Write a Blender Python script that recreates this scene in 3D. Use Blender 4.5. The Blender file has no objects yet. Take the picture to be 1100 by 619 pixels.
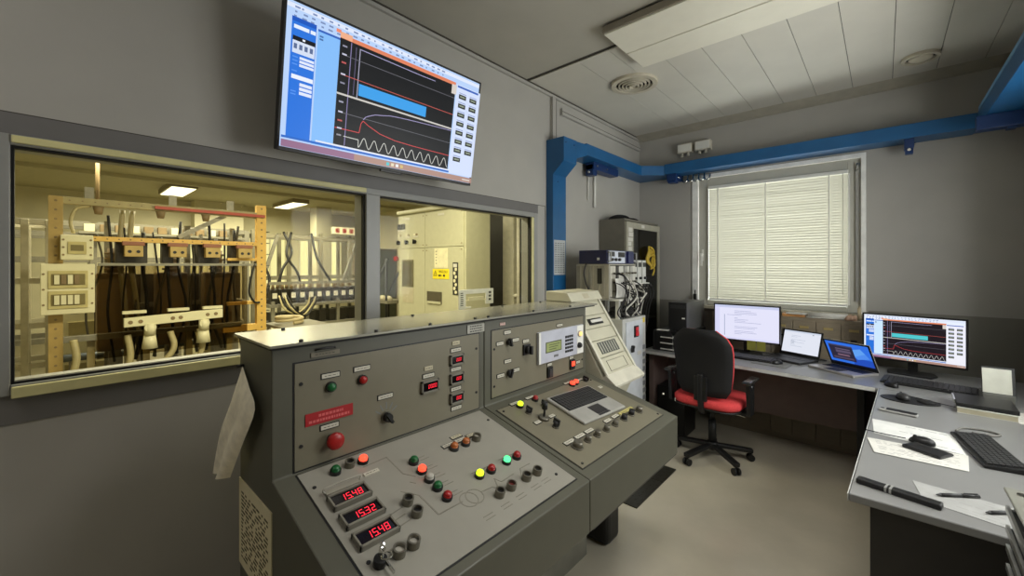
import bpy, math, random
from mathutils import Matrix, Vector, Euler
random.seed(7)
C = bpy.context.scene.collection
SC = bpy.context.scene
PI = math.pi

# ------------------------------------------------------------------ camera, world, lights, exposure
cam_data = bpy.data.cameras.new('camera')
cam_data.sensor_width = 36.0
cam_data.lens = 442.3 / 1100 * 36
cam_data.shift_y = -23.8 / 1100
cam_data.clip_start = 0.02
cam = bpy.data.objects.new('camera', cam_data)
C.objects.link(cam)
cam.location = (2.084, 0.0, 1.5)
cam.rotation_euler = (PI/2, 0, math.radians(42.06))
SC.camera = cam
SC.view_settings.view_transform = 'Standard'
SC.view_settings.look = 'None'
SC.view_settings.gamma = 1.0
SC.view_settings.use_curve_mapping = False
SC.view_settings.exposure = 0.0

w = bpy.data.worlds.new('overcast_sky'); SC.world = w
w.use_nodes = True
w.node_tree.nodes['Background'].inputs[0].default_value = (0.80, 0.90, 0.95, 1)
w.node_tree.nodes['Background'].inputs[1].default_value = 1.2

def area(name, loc, rot, sx, sy, power, col):
    l = bpy.data.lights.new(name, 'AREA'); l.shape = 'RECTANGLE'; l.size = sx; l.size_y = sy
    l.energy = power; l.color = col
    o = bpy.data.objects.new(name, l); C.objects.link(o)
    o.location = loc; o.rotation_euler = rot
    return o
# daylight behind the blind, added side and ceiling fill, tubes in the laboratory
area('window_daylight', (1.28, 4.83, 1.60), (-PI/2, 0, 0), 1.5, 1.5, 47, (0.95, 1.0, 0.99))
area('side_fill_light', (3.25, 2.65, 1.65), (0, PI/2, 0), 1.5, 1.9, 76, (1.0, 0.985, 0.95))  # added fill, shining in through an unseen opening on the right
area('near_fill_light', (2.15, 1.45, 2.84), (0, 0, 0), 1.2, 0.6, 16, (1.0, 0.98, 0.94)).data.spread = math.radians(115)  # added overhead fill for floor and console, out of view
area('rear_fill_light', (1.0, -0.85, 2.84), (0, 0, 0), 1.2, 0.6, 4, (1.0, 0.97, 0.92))  # weak added fill behind the camera, softens the television's shadow
LABC = (1.0, 0.94, 0.70)
area('laboratory_tubes', (-1.5, 1.9, 2.94), (0, 0, 0), 0.4, 3.0, 150, LABC)
area('laboratory_tubes', (-5.0, 1.8, 2.94), (0, 0, 0), 0.5, 4.0, 140, LABC)
area('laboratory_tubes', (-8.5, 2.7, 2.90), (0, 0, 0), 1.2, 3.0, 150, LABC)

# ------------------------------------------------------------------ materials
def lin(c):
    return tuple(((v/255/12.92) if v/255 <= 0.04045 else ((v/255+0.055)/1.055)**2.4) for v in c) + (1.0,)
_m = {}
def mat(name, rgb, rough=0.6, metal=0.0, var=0.10, scale=12.0, bump=0.0, stretch=None, spec=0.5, coat=0.0):
    if name in _m: return _m[name]
    m = bpy.data.materials.new(name); m.use_nodes = True
    nt = m.node_tree; b = nt.nodes['Principled BSDF']
    tc = nt.nodes.new('ShaderNodeTexCoord'); mp = nt.nodes.new('ShaderNodeMapping')
    if stretch: mp.inputs['Scale'].default_value = stretch
    n = nt.nodes.new('ShaderNodeTexNoise'); n.inputs['Scale'].default_value = scale
    n.inputs['Detail'].default_value = 4
    r = nt.nodes.new('ShaderNodeValToRGB')
    c = lin(rgb)
    r.color_ramp.elements[0].position = 0.3; r.color_ramp.elements[1].position = 0.7
    r.color_ramp.elements[0].color = tuple(v*(1-var) for v in c[:3]) + (1,)
    r.color_ramp.elements[1].color = tuple(min(1, v*(1+var)) for v in c[:3]) + (1,)
    nt.links.new(tc.outputs['Object'], mp.inputs[0]); nt.links.new(mp.outputs[0], n.inputs['Vector'])
    nt.links.new(n.outputs['Fac'], r.inputs[0]); nt.links.new(r.outputs[0], b.inputs['Base Color'])
    b.inputs['Roughness'].default_value = rough; b.inputs['Metallic'].default_value = metal
    b.inputs['Specular IOR Level'].default_value = spec
    b.inputs['Coat Weight'].default_value = coat
    if bump:
        bp = nt.nodes.new('ShaderNodeBump'); bp.inputs['Strength'].default_value = bump
        bp.inputs['Distance'].default_value = 0.004
        nt.links.new(n.outputs['Fac'], bp.inputs['Height']); nt.links.new(bp.outputs[0], b.inputs['Normal'])
    _m[name] = m
    return m
def emit(name, rgb, strength=1.0):
    if name in _m: return _m[name]
    m = bpy.data.materials.new(name); m.use_nodes = True
    b = m.node_tree.nodes['Principled BSDF']
    b.inputs['Base Color'].default_value = (0.01, 0.01, 0.01, 1)
    b.inputs['Roughness'].default_value = 0.35; b.inputs['Specular IOR Level'].default_value = 0.2
    b.inputs['Emission Color'].default_value = lin(rgb); b.inputs['Emission Strength'].default_value = strength
    _m[name] = m
    return m
def clear(name, tint, refl=0.06, rough=0.0):
    if name in _m: return _m[name]
    m = bpy.data.materials.new(name); m.use_nodes = True; nt = m.node_tree
    nt.nodes.remove(nt.nodes['Principled BSDF'])
    out = nt.nodes['Material Output']
    t = nt.nodes.new('ShaderNodeBsdfTransparent'); t.inputs[0].default_value = tint
    g = nt.nodes.new('ShaderNodeBsdfGlossy'); g.inputs['Roughness'].default_value = rough
    lw = nt.nodes.new('ShaderNodeLayerWeight'); lw.inputs['Blend'].default_value = 0.35
    mu = nt.nodes.new('ShaderNodeMath'); mu.operation = 'MULTIPLY_ADD'
    mu.inputs[1].default_value = 0.035; mu.inputs[2].default_value = refl
    mx = nt.nodes.new('ShaderNodeMixShader')
    nt.links.new(lw.outputs['Fresnel'], mu.inputs[0]); nt.links.new(mu.outputs[0], mx.inputs[0])
    nt.links.new(t.outputs[0], mx.inputs[1]); nt.links.new(g.outputs[0], mx.inputs[2])
    nt.links.new(mx.outputs[0], out.inputs['Surface'])
    _m[name] = m
    return m
def blind_mat():
    m = bpy.data.materials.new('blind_slat'); m.use_nodes = True; nt = m.node_tree
    nt.nodes.remove(nt.nodes['Principled BSDF']); out = nt.nodes['Material Output']
    d = nt.nodes.new('ShaderNodeBsdfDiffuse'); d.inputs[0].default_value = lin((232, 230, 218))
    t = nt.nodes.new('ShaderNodeBsdfTranslucent'); t.inputs[0].default_value = lin((150, 146, 132))
    n = nt.nodes.new('ShaderNodeTexNoise'); n.inputs['Scale'].default_value = 3
    mx = nt.nodes.new('ShaderNodeMixShader'); mr = nt.nodes.new('ShaderNodeMapRange')
    mr.inputs[3].default_value = 0.44; mr.inputs[4].default_value = 0.56
    tc = nt.nodes.new('ShaderNodeTexCoord')
    nt.links.new(tc.outputs['Object'], n.inputs['Vector'])
    nt.links.new(n.outputs['Fac'], mr.inputs[0]); nt.links.new(mr.outputs[0], mx.inputs[0])
    nt.links.new(d.outputs[0], mx.inputs[1]); nt.links.new(t.outputs[0], mx.inputs[2])
    nt.links.new(mx.outputs[0], out.inputs['Surface'])
    return m

WALL = mat('wall_paint', (172, 169, 162), 0.55, var=0.03, scale=5, bump=0.05)
WALLD = mat('dado_paint', (128, 125, 116), 0.5, var=0.03, scale=5, bump=0.05)
BAND = mat('band_grey_paint', (112, 110, 108), 0.45, var=0.03)
CEIL = mat('ceiling_panel_white', (206, 202, 190), 0.35, var=0.03, scale=4)
CEILP = mat('ceiling_plaster_white', (176, 172, 160), 0.6, var=0.04, scale=4)
SEAM = mat('seam_dark', (70, 66, 58), 0.8)
FLOOR = mat('linoleum_floor', (192, 184, 164), 0.2, var=0.10, scale=2.5, spec=0.5)
ALU = mat('brushed_aluminium', (176, 176, 172), 0.35, 0.75, var=0.06, scale=30, stretch=(1, 1, 20))
ALUF = mat('frame_grey_enamel', (150, 150, 146), 0.4, var=0.03)
RUBBER = mat('black_gasket', (18, 17, 15), 0.7)
WHITEP = mat('white_enamel', (225, 224, 216), 0.4, var=0.03)
PVCG = mat('window_sash_grey', (186, 184, 172), 0.45, var=0.03)
BLUE = mat('blue_steel_paint', (26, 90, 140), 0.35, var=0.07, scale=8)
BLUED = mat('dark_blue_bracket', (14, 48, 98), 0.4, var=0.08)
CONS = mat('console_grey_enamel', (84, 83, 71), 0.42, var=0.04, scale=9)
CONSL = mat('console_side_enamel', (80, 77, 63), 0.42, var=0.05, scale=9)
PLATE = mat('console_panel_plate', (116, 111, 93), 0.38, var=0.035, scale=14)
PLATEL = mat('console_mimic_plate', (146, 143, 132), 0.35, var=0.035, scale=14)
TOPP = mat('console_top_metal', (150, 148, 134), 0.22, 0.35, var=0.05, scale=14)
BLACK = mat('black_plastic', (20, 20, 20), 0.45, var=0.15)
BLACKM = mat('black_matte', (13, 12, 12), 0.8, var=0.2, scale=60)
DARK = mat('dark_grey_plastic', (46, 46, 46), 0.5)
SILVER = mat('silver_plastic', (172, 172, 168), 0.3, 0.35, var=0.05)
CHROME = mat('chrome', (205, 205, 200), 0.15, 1.0, var=0.03)
RINGM = mat('knurled_ring_metal', (120, 116, 104), 0.35, 0.7, var=0.1, scale=80)
LBL = mat('engraved_label', (196, 192, 176), 0.5, var=0.05, scale=40)
PRINT = mat('print_ink', (66, 64, 58), 0.7)
LINE = mat('mimic_line_ink', (128, 124, 112), 0.6)
REDP = mat('red_plastic', (150, 20, 18), 0.35)
REDS = mat('red_sign', (158, 24, 30), 0.45)
GREENP = mat('green_plastic', (14, 92, 44), 0.35)
ORANGEP = mat('amber_lens', (166, 92, 42), 0.3)
CLEARP = mat('clear_lens', (176, 172, 160), 0.2)
E_RED = emit('led_red_lamp', (255, 62, 40), 3.2)
E_GRN = emit('led_green_lamp', (90, 255, 150), 1.8)
E_YEL = emit('led_yellow_lamp', (214, 255, 40), 1.8)
E_DIG = emit('led_red_digits', (255, 40, 60), 1.7)
E_AMB = emit('amber_lamp', (255, 210, 130), 1.5)
PAPER = mat('paper', (208, 206, 198), 0.7, var=0.04, scale=20)
PAPERO = mat('old_paper', (186, 178, 152), 0.75, var=0.08, scale=20)
BEIGE = mat('beige_enamel', (192, 188, 166), 0.45, var=0.04)
DESK = mat('desk_laminate_grey', (130, 130, 128), 0.32, var=0.03, scale=6)
DESKE = mat('desk_edge_white', (205, 205, 200), 0.4)
DESKP = mat('desk_modesty_panel', (118, 100, 94), 0.5, var=0.06)
BROWN = mat('taupe_cabinet_laminate', (134, 122, 102), 0.5, var=0.06, scale=10, stretch=(1, 1, 6))
REDF = mat('red_fabric', (214, 66, 68), 0.85, var=0.12, scale=120, bump=0.2)
LABM = mat('lab_cabinet_enamel', (190, 188, 160), 0.45, var=0.04)
LABW = mat('lab_wall', (206, 200, 170), 0.7, var=0.05, scale=3)
LABWD = mat('lab_dark_door', (52, 50, 42), 0.6)
LABC_ = mat('lab_ceiling', (178, 172, 140), 0.7, var=0.05)
LABF = mat('lab_floor', (120, 112, 86), 0.5, var=0.1)
STEEL = mat('galvanised_steel', (140, 136, 122), 0.45, 0.3, var=0.12, scale=20)
PUNCH = mat('yellow_perforated_rail', (226, 184, 96), 0.5, var=0.08)
LBEIGE = mat('lab_beige_plastic', (226, 220, 186), 0.45, var=0.03)
LBROWN = mat('lab_brown_insulation', (134, 114, 82), 0.6, var=0.15)
CABLE = mat('black_cable', (22, 20, 18), 0.5)
CABLEW = mat('white_cable', (205, 202, 190), 0.5)
COPPER = mat('red_busbar', (150, 62, 46), 0.4, 0.3)
PIPE = mat('blue_grey_pipe', (92, 100, 108), 0.4)
GLASS = clear('tinted_partition_glass', (0.985, 0.98, 0.925, 1), 0.004)
GLASSW = clear('window_glass', (0.96, 0.97, 0.97, 1), 0.03)
GLASSD = clear('smoked_acrylic', (0.66, 0.61, 0.50, 1), 0.0, 0.0)
GLASSC = clear('cabinet_door_glass', (0.45, 0.45, 0.42, 1), 0.10)
BLIND = blind_mat()

# ------------------------------------------------------------------ mesh builder
class MB:
    def __init__(s): s.v = []; s.f = []; s.mi = []; s.sm = []; s.T = Matrix.Identity(4)
    def add(s, verts, faces, m=0, smooth=False):
        b = len(s.v)
        s.v += [s.T @ Vector(p) for p in verts]
        for f in faces: s.f.append([b+i for i in f]); s.mi.append(m); s.sm.append(smooth)
        return s
    def box(s, x0, x1, y0, y1, z0, z1, m=0):
        return s.add([(x0,y0,z0),(x1,y0,z0),(x1,y1,z0),(x0,y1,z0),(x0,y0,z1),(x1,y0,z1),(x1,y1,z1),(x0,y1,z1)],
                     [(0,3,2,1),(4,5,6,7),(0,1,5,4),(1,2,6,5),(2,3,7,6),(3,0,4,7)], m)
    def quad(s, a, b, c, d, m=0): return s.add([a,b,c,d], [(0,1,2,3)], m)
    def cyl(s, p0, p1, r0, r1=None, n=16, m=0, smooth=True):
        if r1 is None: r1 = r0
        p0, p1 = Vector(p0), Vector(p1); d = (p1-p0).normalized()
        u = d.orthogonal().normalized(); w_ = d.cross(u)
        vs = []
        for p, r in ((p0, r0), (p1, r1)):
            for i in range(n):
                a = 2*PI*i/n; vs.append(p + (u*math.cos(a)+w_*math.sin(a))*r)
        s.add(vs, [(i, (i+1) % n, n+(i+1) % n, n+i) for i in range(n)], m, smooth)
        b = len(s.v)-2*n
        s.f.append([b+i for i in reversed(range(n))]); s.mi.append(m); s.sm.append(False)
        s.f.append([b+n+i for i in range(n)]); s.mi.append(m); s.sm.append(False)
        return s
    def ring(s, c, axis, r0, r1, h, n=20, m=0):
        c = Vector(c); d = Vector(axis).normalized(); u = d.orthogonal().normalized(); w_ = d.cross(u); vs = []
        for r, k in ((r1, 0), (r1, h), (r0, h), (r0, 0)):
            for i in range(n):
                a = 2*PI*i/n; vs.append(c + d*k + (u*math.cos(a)+w_*math.sin(a))*r)
        fs = []
        for j in range(4):
            for i in range(n):
                fs.append((j*n+i, j*n+(i+1) % n, ((j+1) % 4)*n+(i+1) % n, ((j+1) % 4)*n+i))
        return s.add(vs, fs, m)
    def dome(s, c, axis, r, h, n=16, k=5, m=0):
        c = Vector(c); d = Vector(axis).normalized(); u = d.orthogonal().normalized(); w_ = d.cross(u); vs = []
        for j in range(k):
            t = j/k*PI/2
            for i in range(n):
                a = 2*PI*i/n; vs.append(c + d*h*math.sin(t) + (u*math.cos(a)+w_*math.sin(a))*r*math.cos(t))
        vs.append(c+d*h); fs = [(j*n+i, j*n+(i+1) % n, (j+1)*n+(i+1) % n, (j+1)*n+i) for j in range(k-1) for i in range(n)]
        fs += [((k-1)*n+i, (k-1)*n+(i+1) % n, k*n) for i in range(n)]
        s.add(vs, fs, m, True)
        b = len(s.v)-len(vs); s.f.append([b+i for i in reversed(range(n))]); s.mi.append(m); s.sm.append(False)
        return s
    def tube(s, pts, r, n=8, m=0, close=False):
        pts = [Vector(p) for p in pts]; k = len(pts); vs = []; u = None
        for i, p in enumerate(pts):
            d = (pts[min(i+1, k-1)]-pts[max(i-1, 0)]).normalized()
            if u is None: u = d.orthogonal().normalized()
            u = (u - d*u.dot(d)); u = u.normalized() if u.length > 1e-6 else d.orthogonal().normalized()
            w_ = d.cross(u)
            for j in range(n):
                a = 2*PI*j/n; vs.append(p+(u*math.cos(a)+w_*math.sin(a))*r)
        fs = [(i*n+j, i*n+(j+1) % n, (i+1)*n+(j+1) % n, (i+1)*n+j) for i in range(k-1) for j in range(n)]
        s.add(vs, fs, m, True)
        b = len(s.v)-len(vs)
        s.f.append([b+j for j in reversed(range(n))]); s.mi.append(m); s.sm.append(False)
        s.f.append([b+(k-1)*n+j for j in range(n)]); s.mi.append(m); s.sm.append(False)
        return s
    def prism(s, poly, axis, a0, a1, m=0):
        def P(p, a):
            return {'x': (a, p[0], p[1]), 'y': (p[0], a, p[1]), 'z': (p[0], p[1], a)}[axis]
        n = len(poly)
        s.add([P(p, a0) for p in poly]+[P(p, a1) for p in poly],
              [tuple(reversed(range(n))), tuple(range(n, 2*n))]+[(i, (i+1) % n, n+(i+1) % n, n+i) for i in range(n)], m)
        return s
    def bar(s, p0, p1, wd, ht, m=0):
        p0, p1 = Vector(p0), Vector(p1); d = (p1-p0).normalized()
        up = Vector((0,0,1)) if abs(d.z) < 0.95 else Vector((1,0,0))
        r = d.cross(up).normalized()*wd/2; u = r.cross(d).normalized()*ht/2
        vs = [p0-r-u, p0+r-u, p0+r+u, p0-r+u, p1-r-u, p1+r-u, p1+r+u, p1-r+u]
        return s.add(vs, [(0,1,2,3),(7,6,5,4),(0,4,5,1),(1,5,6,2),(2,6,7,3),(3,7,4,0)], m)

W = {}
def curve(pts, n=6):
    """Catmull-Rom through the points."""
    P = [Vector(p) for p in pts]; P = [P[0]*2-P[1]]+P+[P[-1]*2-P[-2]]; out = []
    for i in range(1, len(P)-2):
        for k in range(n):
            t = k/n; a, b, c, d = P[i-1], P[i], P[i+1], P[i+2]
            out.append(0.5*((2*b)+(c-a)*t+(2*a-5*b+4*c-d)*t*t+(3*b-a-3*c+d)*t**3))
    out.append(P[-2]); return out

def build(name, mb, mats, parent=None, local=False, bevel=0.0, seg=2):
    if not isinstance(mats, (list, tuple)): mats = [mats]
    vs = [Vector(v) for v in mb.v]; loc = Vector((0,0,0))
    if parent is not None:
        if not local:
            inv = W[parent].inverted(); vs = [inv @ v for v in vs]
    else:
        lo = [min(v[i] for v in vs) for i in range(3)]; hi = [max(v[i] for v in vs) for i in range(3)]
        loc = Vector(((lo[0]+hi[0])/2, (lo[1]+hi[1])/2, lo[2])); vs = [v-loc for v in vs]
    me = bpy.data.meshes.new(name); me.from_pydata([tuple(v) for v in vs], [], mb.f)
    for m in mats: me.materials.append(m)
    me.polygons.foreach_set('material_index', mb.mi); me.polygons.foreach_set('use_smooth', mb.sm)
    me.update()
    o = bpy.data.objects.new(name, me); C.objects.link(o); o.location = loc
    if parent is not None: o.parent = parent; W[o] = W[parent]
    else: W[o] = Matrix.Translation(loc)
    if bevel:
        md = o.modifiers.new('edge', 'BEVEL'); md.width = bevel; md.segments = seg; md.limit_method = 'ANGLE'
        md.angle_limit = math.radians(40); md.harden_normals = False
    return o
def tag(o, label=None, cat=None, group=None, kind=None):
    if label: o['label'] = label
    if cat: o['category'] = cat
    if group: o['group'] = group
    if kind: o['kind'] = kind
    return o
def thing(name, label, cat, loc=(0,0,0), rot=(0,0,0), group=None):
    if not isinstance(rot, (tuple, list)): rot = (0, 0, rot)
    o = bpy.data.objects.new(name, None); C.objects.link(o); o.empty_display_size = 0.05
    o.location = loc; o.rotation_euler = rot
    W[o] = Matrix.Translation(loc) @ Euler(rot).to_matrix().to_4x4()
    return tag(o, label, cat, group)
def struct(name, mb, mats, parent=None, **k):
    o = build(name, mb, mats, parent, **k)
    if parent is None: o['kind'] = 'structure'
    return o
def copy_thing(o, loc, label=None):
    c = o.copy(); C.objects.link(c); c.location = loc
    W[c] = Matrix.Translation(loc) @ c.rotation_euler.to_matrix().to_4x4()
    if label: c['label'] = label
    def rec(src, dst):
        for ch in list(src.children):
            d = ch.copy(); C.objects.link(d); d.parent = dst; W[d] = W[dst]; rec(ch, d)
    rec(o, c)
    return c
def text_mesh(name, body, size, mat_, parent, M, depth=0.0006):
    cu = bpy.data.curves.new(name, 'FONT'); cu.body = body; cu.size = size; cu.align_x = 'CENTER'; cu.align_y = 'CENTER'
    cu.extrude = depth
    t = bpy.data.objects.new('tmp', cu); C.objects.link(t)
    me = bpy.data.meshes.new_from_object(t.evaluated_get(bpy.context.evaluated_depsgraph_get()))
    bpy.data.objects.remove(t)
    me.transform(W[parent].inverted() @ M); me.materials.clear(); me.materials.append(mat_)
    o = bpy.data.objects.new(name, me); C.objects.link(o); o.parent = parent; W[o] = W[parent]
    return o
def empty_struct(name, loc=(0,0,0)):
    o = bpy.data.objects.new(name, None); C.objects.link(o); o.location = loc; o['kind'] = 'structure'
    W[o] = Matrix.Translation(loc); return o

# ------------------------------------------------------------------ room shell
XR, YB, YR, H = 2.84, 4.5, -1.7, 2.95
GY0, GY1, GZ0, GZ1 = -0.125, 2.60, 1.085, 1.922       # opening in the partition
T = 0.11
b = MB(); b.box(-0.0, XR, YR, YB, -0.05, 0); struct('floor', b, FLOOR)
# ceiling: plaster towards the camera, planks by the window
b = MB(); b.box(0, XR, YR, 2.45, H, H+0.06); b.box(0, XR, 2.45, 2.49, H+0.012, H+0.06, 1); b.box(0, XR, 2.49, YB, H+0.008, H+0.06, 1)
px = 0.0
while px < XR:
    wd = 0.475 if px == 0 else 0.2375
    x1 = min(px+wd-0.0035, XR); b.box(px, x1, 2.49, YB, H, H+0.008, 2); px += wd
struct('ceiling', b, [CEILP, SEAM, CEIL])
def wall_with_hole(axis, c0, c1, a0, a1, h0, h1, z1, A0, A1, m=0, mb=None):
    b = mb or MB()
    def bx(p0, p1, z0_, z1_):
        if axis == 'x': b.box(c0, c1, p0, p1, z0_, z1_, m)
        else: b.box(p0, p1, c0, c1, z0_, z1_, m)
    bx(A0, a0, 0, z1); bx(a1, A1, 0, z1); bx(a0, a1, 0, h0); bx(a0, a1, h1, z1)
    return b
b = wall_with_hole('x', -T, 0, GY0, GY1, GZ0, GZ1, H, YR, YB)
struct('wall_left', b, WALL)
WX0, WX1, WZ0, WZ1 = 0.60, 1.965, 1.10, 2.43
b = MB()
wall_with_hole('y', YB, YB+0.30, WX0, WX1, WZ0, WZ1, H, -T, XR, 0, b)
struct('wall_back', b, WALL)
b = wall_with_hole('x', XR, XR+0.25, 1.75, 3.5, 1.0, 2.25, H, YR, YB); struct('wall_right', b, WALL)
b = MB(); b.box(0, XR, YR-0.1, YR, 0, H); struct('wall_rear', b, WALL)
# dado paint as trim panels 2 mm thick
b = MB(); b.box(XR-0.003, XR, YR, YB-0.003, 0, 0.98); b.box(XR-0.003, XR, 3.52, YB-0.003, 0.98, 1.13); b.box(XR-0.003, XR, YR, 1.73, 0.98, 1.13); struct('trim_1', b, WALLD)
b = MB(); b.box(1.99, XR-0.003, YB-0.003, YB, 0, 1.13); b.box(0, WX0-0.02, YB-0.003, YB, 0, 1.13); b.box(WX0-0.02, 1.99, YB-0.003, YB, 0, 1.05); struct('trim_2', b, WALLD)
# dark grey band round the partition glazing
b = MB()
b.box(0, 0.004, YR, GY1+0.02, GZ1, 1.992); b.box(0, 0.004, YR, GY1+0.02, 0.99, GZ0); b.box(0, 0.004, YR, GY0, GZ0, GZ1)
struct('trim_3', b, BAND)
b = MB(); b.box(0, 0.0015, YR, 2.72, 1.992, 1.996); b.box(0, 0.0015, 2.715, 2.72, 1.0, 1.996); struct('trim_4', b, SEAM)
# cornice mouldings
b = MB(); b.box(0, XR, YB-0.03, YB, H-0.035, H); b.prism([(YB-0.03, H-0.035), (YB-0.03, H), (YB-0.16, H)], 'x', 0.02, XR); struct('trim_5', b, mat('cornice_grey', (168, 162, 146), 0.5))
b = MB(); b.box(0, 0.02, YR, YB, H-0.03, H); b.box(0.02, 0.026, YR, YB, H-0.008, H, 1); struct('trim_6', b, [WALL, SEAM])
# shallow panel line of the skirting
b = MB(); b.box(0, 0.012, YR, YB, 0, 0.08); struct('baseboard_left', b, DARK)
b = MB(); b.box(0, XR, YB-0.015, YB-0.003, 0, 0.08); struct('baseboard_back', b, DARK)

# white cable trunking on the wall
b = MB(); b.box(0, 0.028, 2.93, 4.46, 2.805, 2.865); b.box(0.028, 0.030, 2.93, 4.46, 2.832, 2.836, 1)
tag(build('cable_trunking', b, [WALL, SEAM]), 'grey-white horizontal cable trunking high on the left wall under the ceiling', 'cable trunking')
b = MB(); b.box(0, 0.025, 2.785, 2.845, 2.54, 2.92); b.box(0.025, 0.027, 2.785, 2.789, 2.54, 2.92, 1); b.box(0.025, 0.027, 2.841, 2.845, 2.54, 2.92, 1)
tag(build('cable_trunking', b, [WALL, SEAM]), 'short vertical trunking dropping from the ceiling to the top of the blue post', 'cable trunking')
b = MB(); b.cyl((0.016, 3.48, 2.06), (0.016, 3.48, 2.44), 0.013); b.cyl((0.012, 3.37, 2.12), (0.012, 3.37, 2.44), 0.006)
tag(build('conduit', b, WHITEP), 'thin white vertical conduit pipes under the blue beam on the left wall', 'conduit')

def frame_yz(b, x0, x1, y0, y1, z0, z1, l, r, bt, t):
    b.box(x0, x1, y0, y0+l, z0, z1); b.box(x0, x1, y1-r, y1, z0, z1); b.box(x0, x1, y0+l, y1-r, z0, z0+bt); b.box(x0, x1, y0+l, y1-r, z1-t, z1)
def frame_xz(b, y0, y1, x0, x1, z0, z1, l, r, bt, t):
    b.box(x0, x0+l, y0, y1, z0, z1); b.box(x1-r, x1, y0, y1, z0, z1); b.box(x0+l, x1-r, y0, y1, z1-t, z1)
    if bt: b.box(x0+l, x1-r, y0, y1, z0, z0+bt)
# --- interior glazing (window_1)
w1 = empty_struct('window_1', (0, 1.23, GZ0))
b = MB()
frame_yz(b, -T-0.01, 0.018, GY0, GY1, GZ0, GZ1, 0.028, 0.045, 0.034, 0.034)
build('frame', b, ALUF, w1, bevel=0.003)
BEAD = mat('bead_yellow_lit', (214, 206, 150), 0.4)  # yellow light from the laboratory painted into the bead colour
b = MB(); b.box(0.018, 0.032, GY0+0.03, GY1, GZ0-0.008, GZ0+0.028); build('glazing_bead', b, BEAD, w1, bevel=0.003)
b = MB(); b.box(0.018, 0.028, GY0+0.03, 1.117, GZ1-0.028, GZ1-0.004); build('glazing_bead', b, BEAD, w1, bevel=0.003)
b = MB(); b.box(-0.02, 0.016, GY1-0.072, GY1-0.0455, GZ0+0.035, GZ1-0.035); build('glazing_bead', b, BEAD, w1, bevel=0.003)
b = MB(); b.box(-T, 0.022, 1.118, 1.200, GZ0+0.034, GZ1-0.034); build('mullion', b, ALUF, w1, bevel=0.003)
b = MB()
for (y0, y1) in ((GY0+0.028, 1.118), (1.200, GY1-0.073)):
    frame_yz(b, -0.02, 0.006, y0, y1, GZ0+0.034, GZ1-0.034, 0.008, 0.008, 0.008, 0.008)
build('gasket', b, RUBBER, w1)
for (y0, y1) in ((GY0+0.028, 1.118), (1.200, GY1-0.073)):
    b = MB(); b.box(-0.012, -0.006, y0, y1, GZ0+0.034, GZ1-0.034); build('pane', b, GLASS, w1)
# --- outside window with blind (window_2)
w2 = empty_struct('window_2', ((WX0+WX1)/2, YB+0.05, WZ0))
b = MB()
frame_xz(b, YB-0.012, YB+0.02, WX0-0.012, WX1+0.012, WZ0, WZ1+0.012, 0.057, 0.032, 0, 0.034)
build('casing', b, mat('casing_white', (244, 243, 238), 0.35), w2, bevel=0.002)
b = MB()
xs0, xs1, zs0, zs1 = WX0+0.045, WX1-0.02, WZ0, WZ1-0.022
y0, y1 = YB+0.02, YB+0.085
frame_xz(b, y0, y1, xs0, xs1, zs0, zs1, 0.09, 0.09, 0.05, 0.11)
build('sash', b, PVCG, w2, bevel=0.004)
b = MB(); b.box(xs0+0.09, xs1-0.09, YB+0.055, YB+0.061, zs0+0.05, zs1-0.11); build('pane', b, GLASSW, w2)
b = MB(); b.box(xs0+0.03, xs0+0.05, y0-0.008, y0, 1.55, 1.67); b.cyl((xs0+0.04, y0-0.008, 1.62), (xs0+0.04, y0-0.05, 1.62), 0.008); b.box(xs0+0.03, xs0+0.05, y0-0.06, y0-0.045, 1.50, 1.63)
build('handle', b, WHITEP, w2, bevel=0.003)
b = MB(); b.box(WX1-0.055, WX1-0.035, YB+0.001, YB+0.0195, 1.2, 2.3); b.cyl((WX1-0.045, YB-0.004, 2.3), (WX1-0.045, YB-0.004, 2.36), 0.008); build('guide_rail', b, ALU, w2)
b = MB(); b.box(WX0-0.03, WX1+0.03, YB-0.10, YB+0.06, WZ0-0.03, WZ0); build('sill', b, mat('window_sill_stone', (176, 168, 146), 0.5), w2, bevel=0.004)
# blind
BX0, BX1, BZ0, BZ1 = 0.752, 1.857, 1.165, 2.285
bl = thing('venetian_blind', 'closed white venetian blind filling the bright window in the back wall', 'blind', ((BX0+BX1)/2, YB-0.0, BZ0))
b = MB(); b.box(BX0-0.005, BX1+0.005, YB-0.012, YB+0.016, BZ1, BZ1+0.03); build('headrail', b, WHITEP, bl, bevel=0.002)
b = MB(); n = 47; rng = random.Random(3)
for i in range(n):
    z = BZ0+0.015+(BZ1-BZ0-0.02)*i/(n-1); hw = 0.0172
    ty = -0.0100+rng.uniform(-0.0015, 0.0015)
    sag = rng.uniform(-0.0015, 0.0015)
    xs = [BX0+(BX1-BX0)*q/6 for q in range(7)]; vs = []
    for q, x in enumerate(xs):
        s_ = sag*math.sin(q/6*PI)
        vs += [(x, YB+0.004-ty, z-hw+s_), (x, YB+0.004+0.0022, z+s_), (x, YB+0.004+ty, z+hw+s_)]
    b.add(vs, [(3*q+r, 3*q+3+r, 3*q+4+r, 3*q+1+r) for q in range(6) for r in range(2)], 0, True)
build('slats', b, BLIND, bl)
b = MB()
for x in (BX0+0.085, (BX0+BX1)/2-0.05, BX1-0.125): b.box(x-0.004, x+0.004, YB-0.008, YB-0.0065, BZ0, BZ1)
build('ladder_tape', b, WHITEP, bl)
b = MB(); b.box(BX0, BX1, YB-0.008, YB+0.014, BZ0-0.012, BZ0+0.006); build('bottom_rail', b, WHITEP, bl, bevel=0.003)
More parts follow.
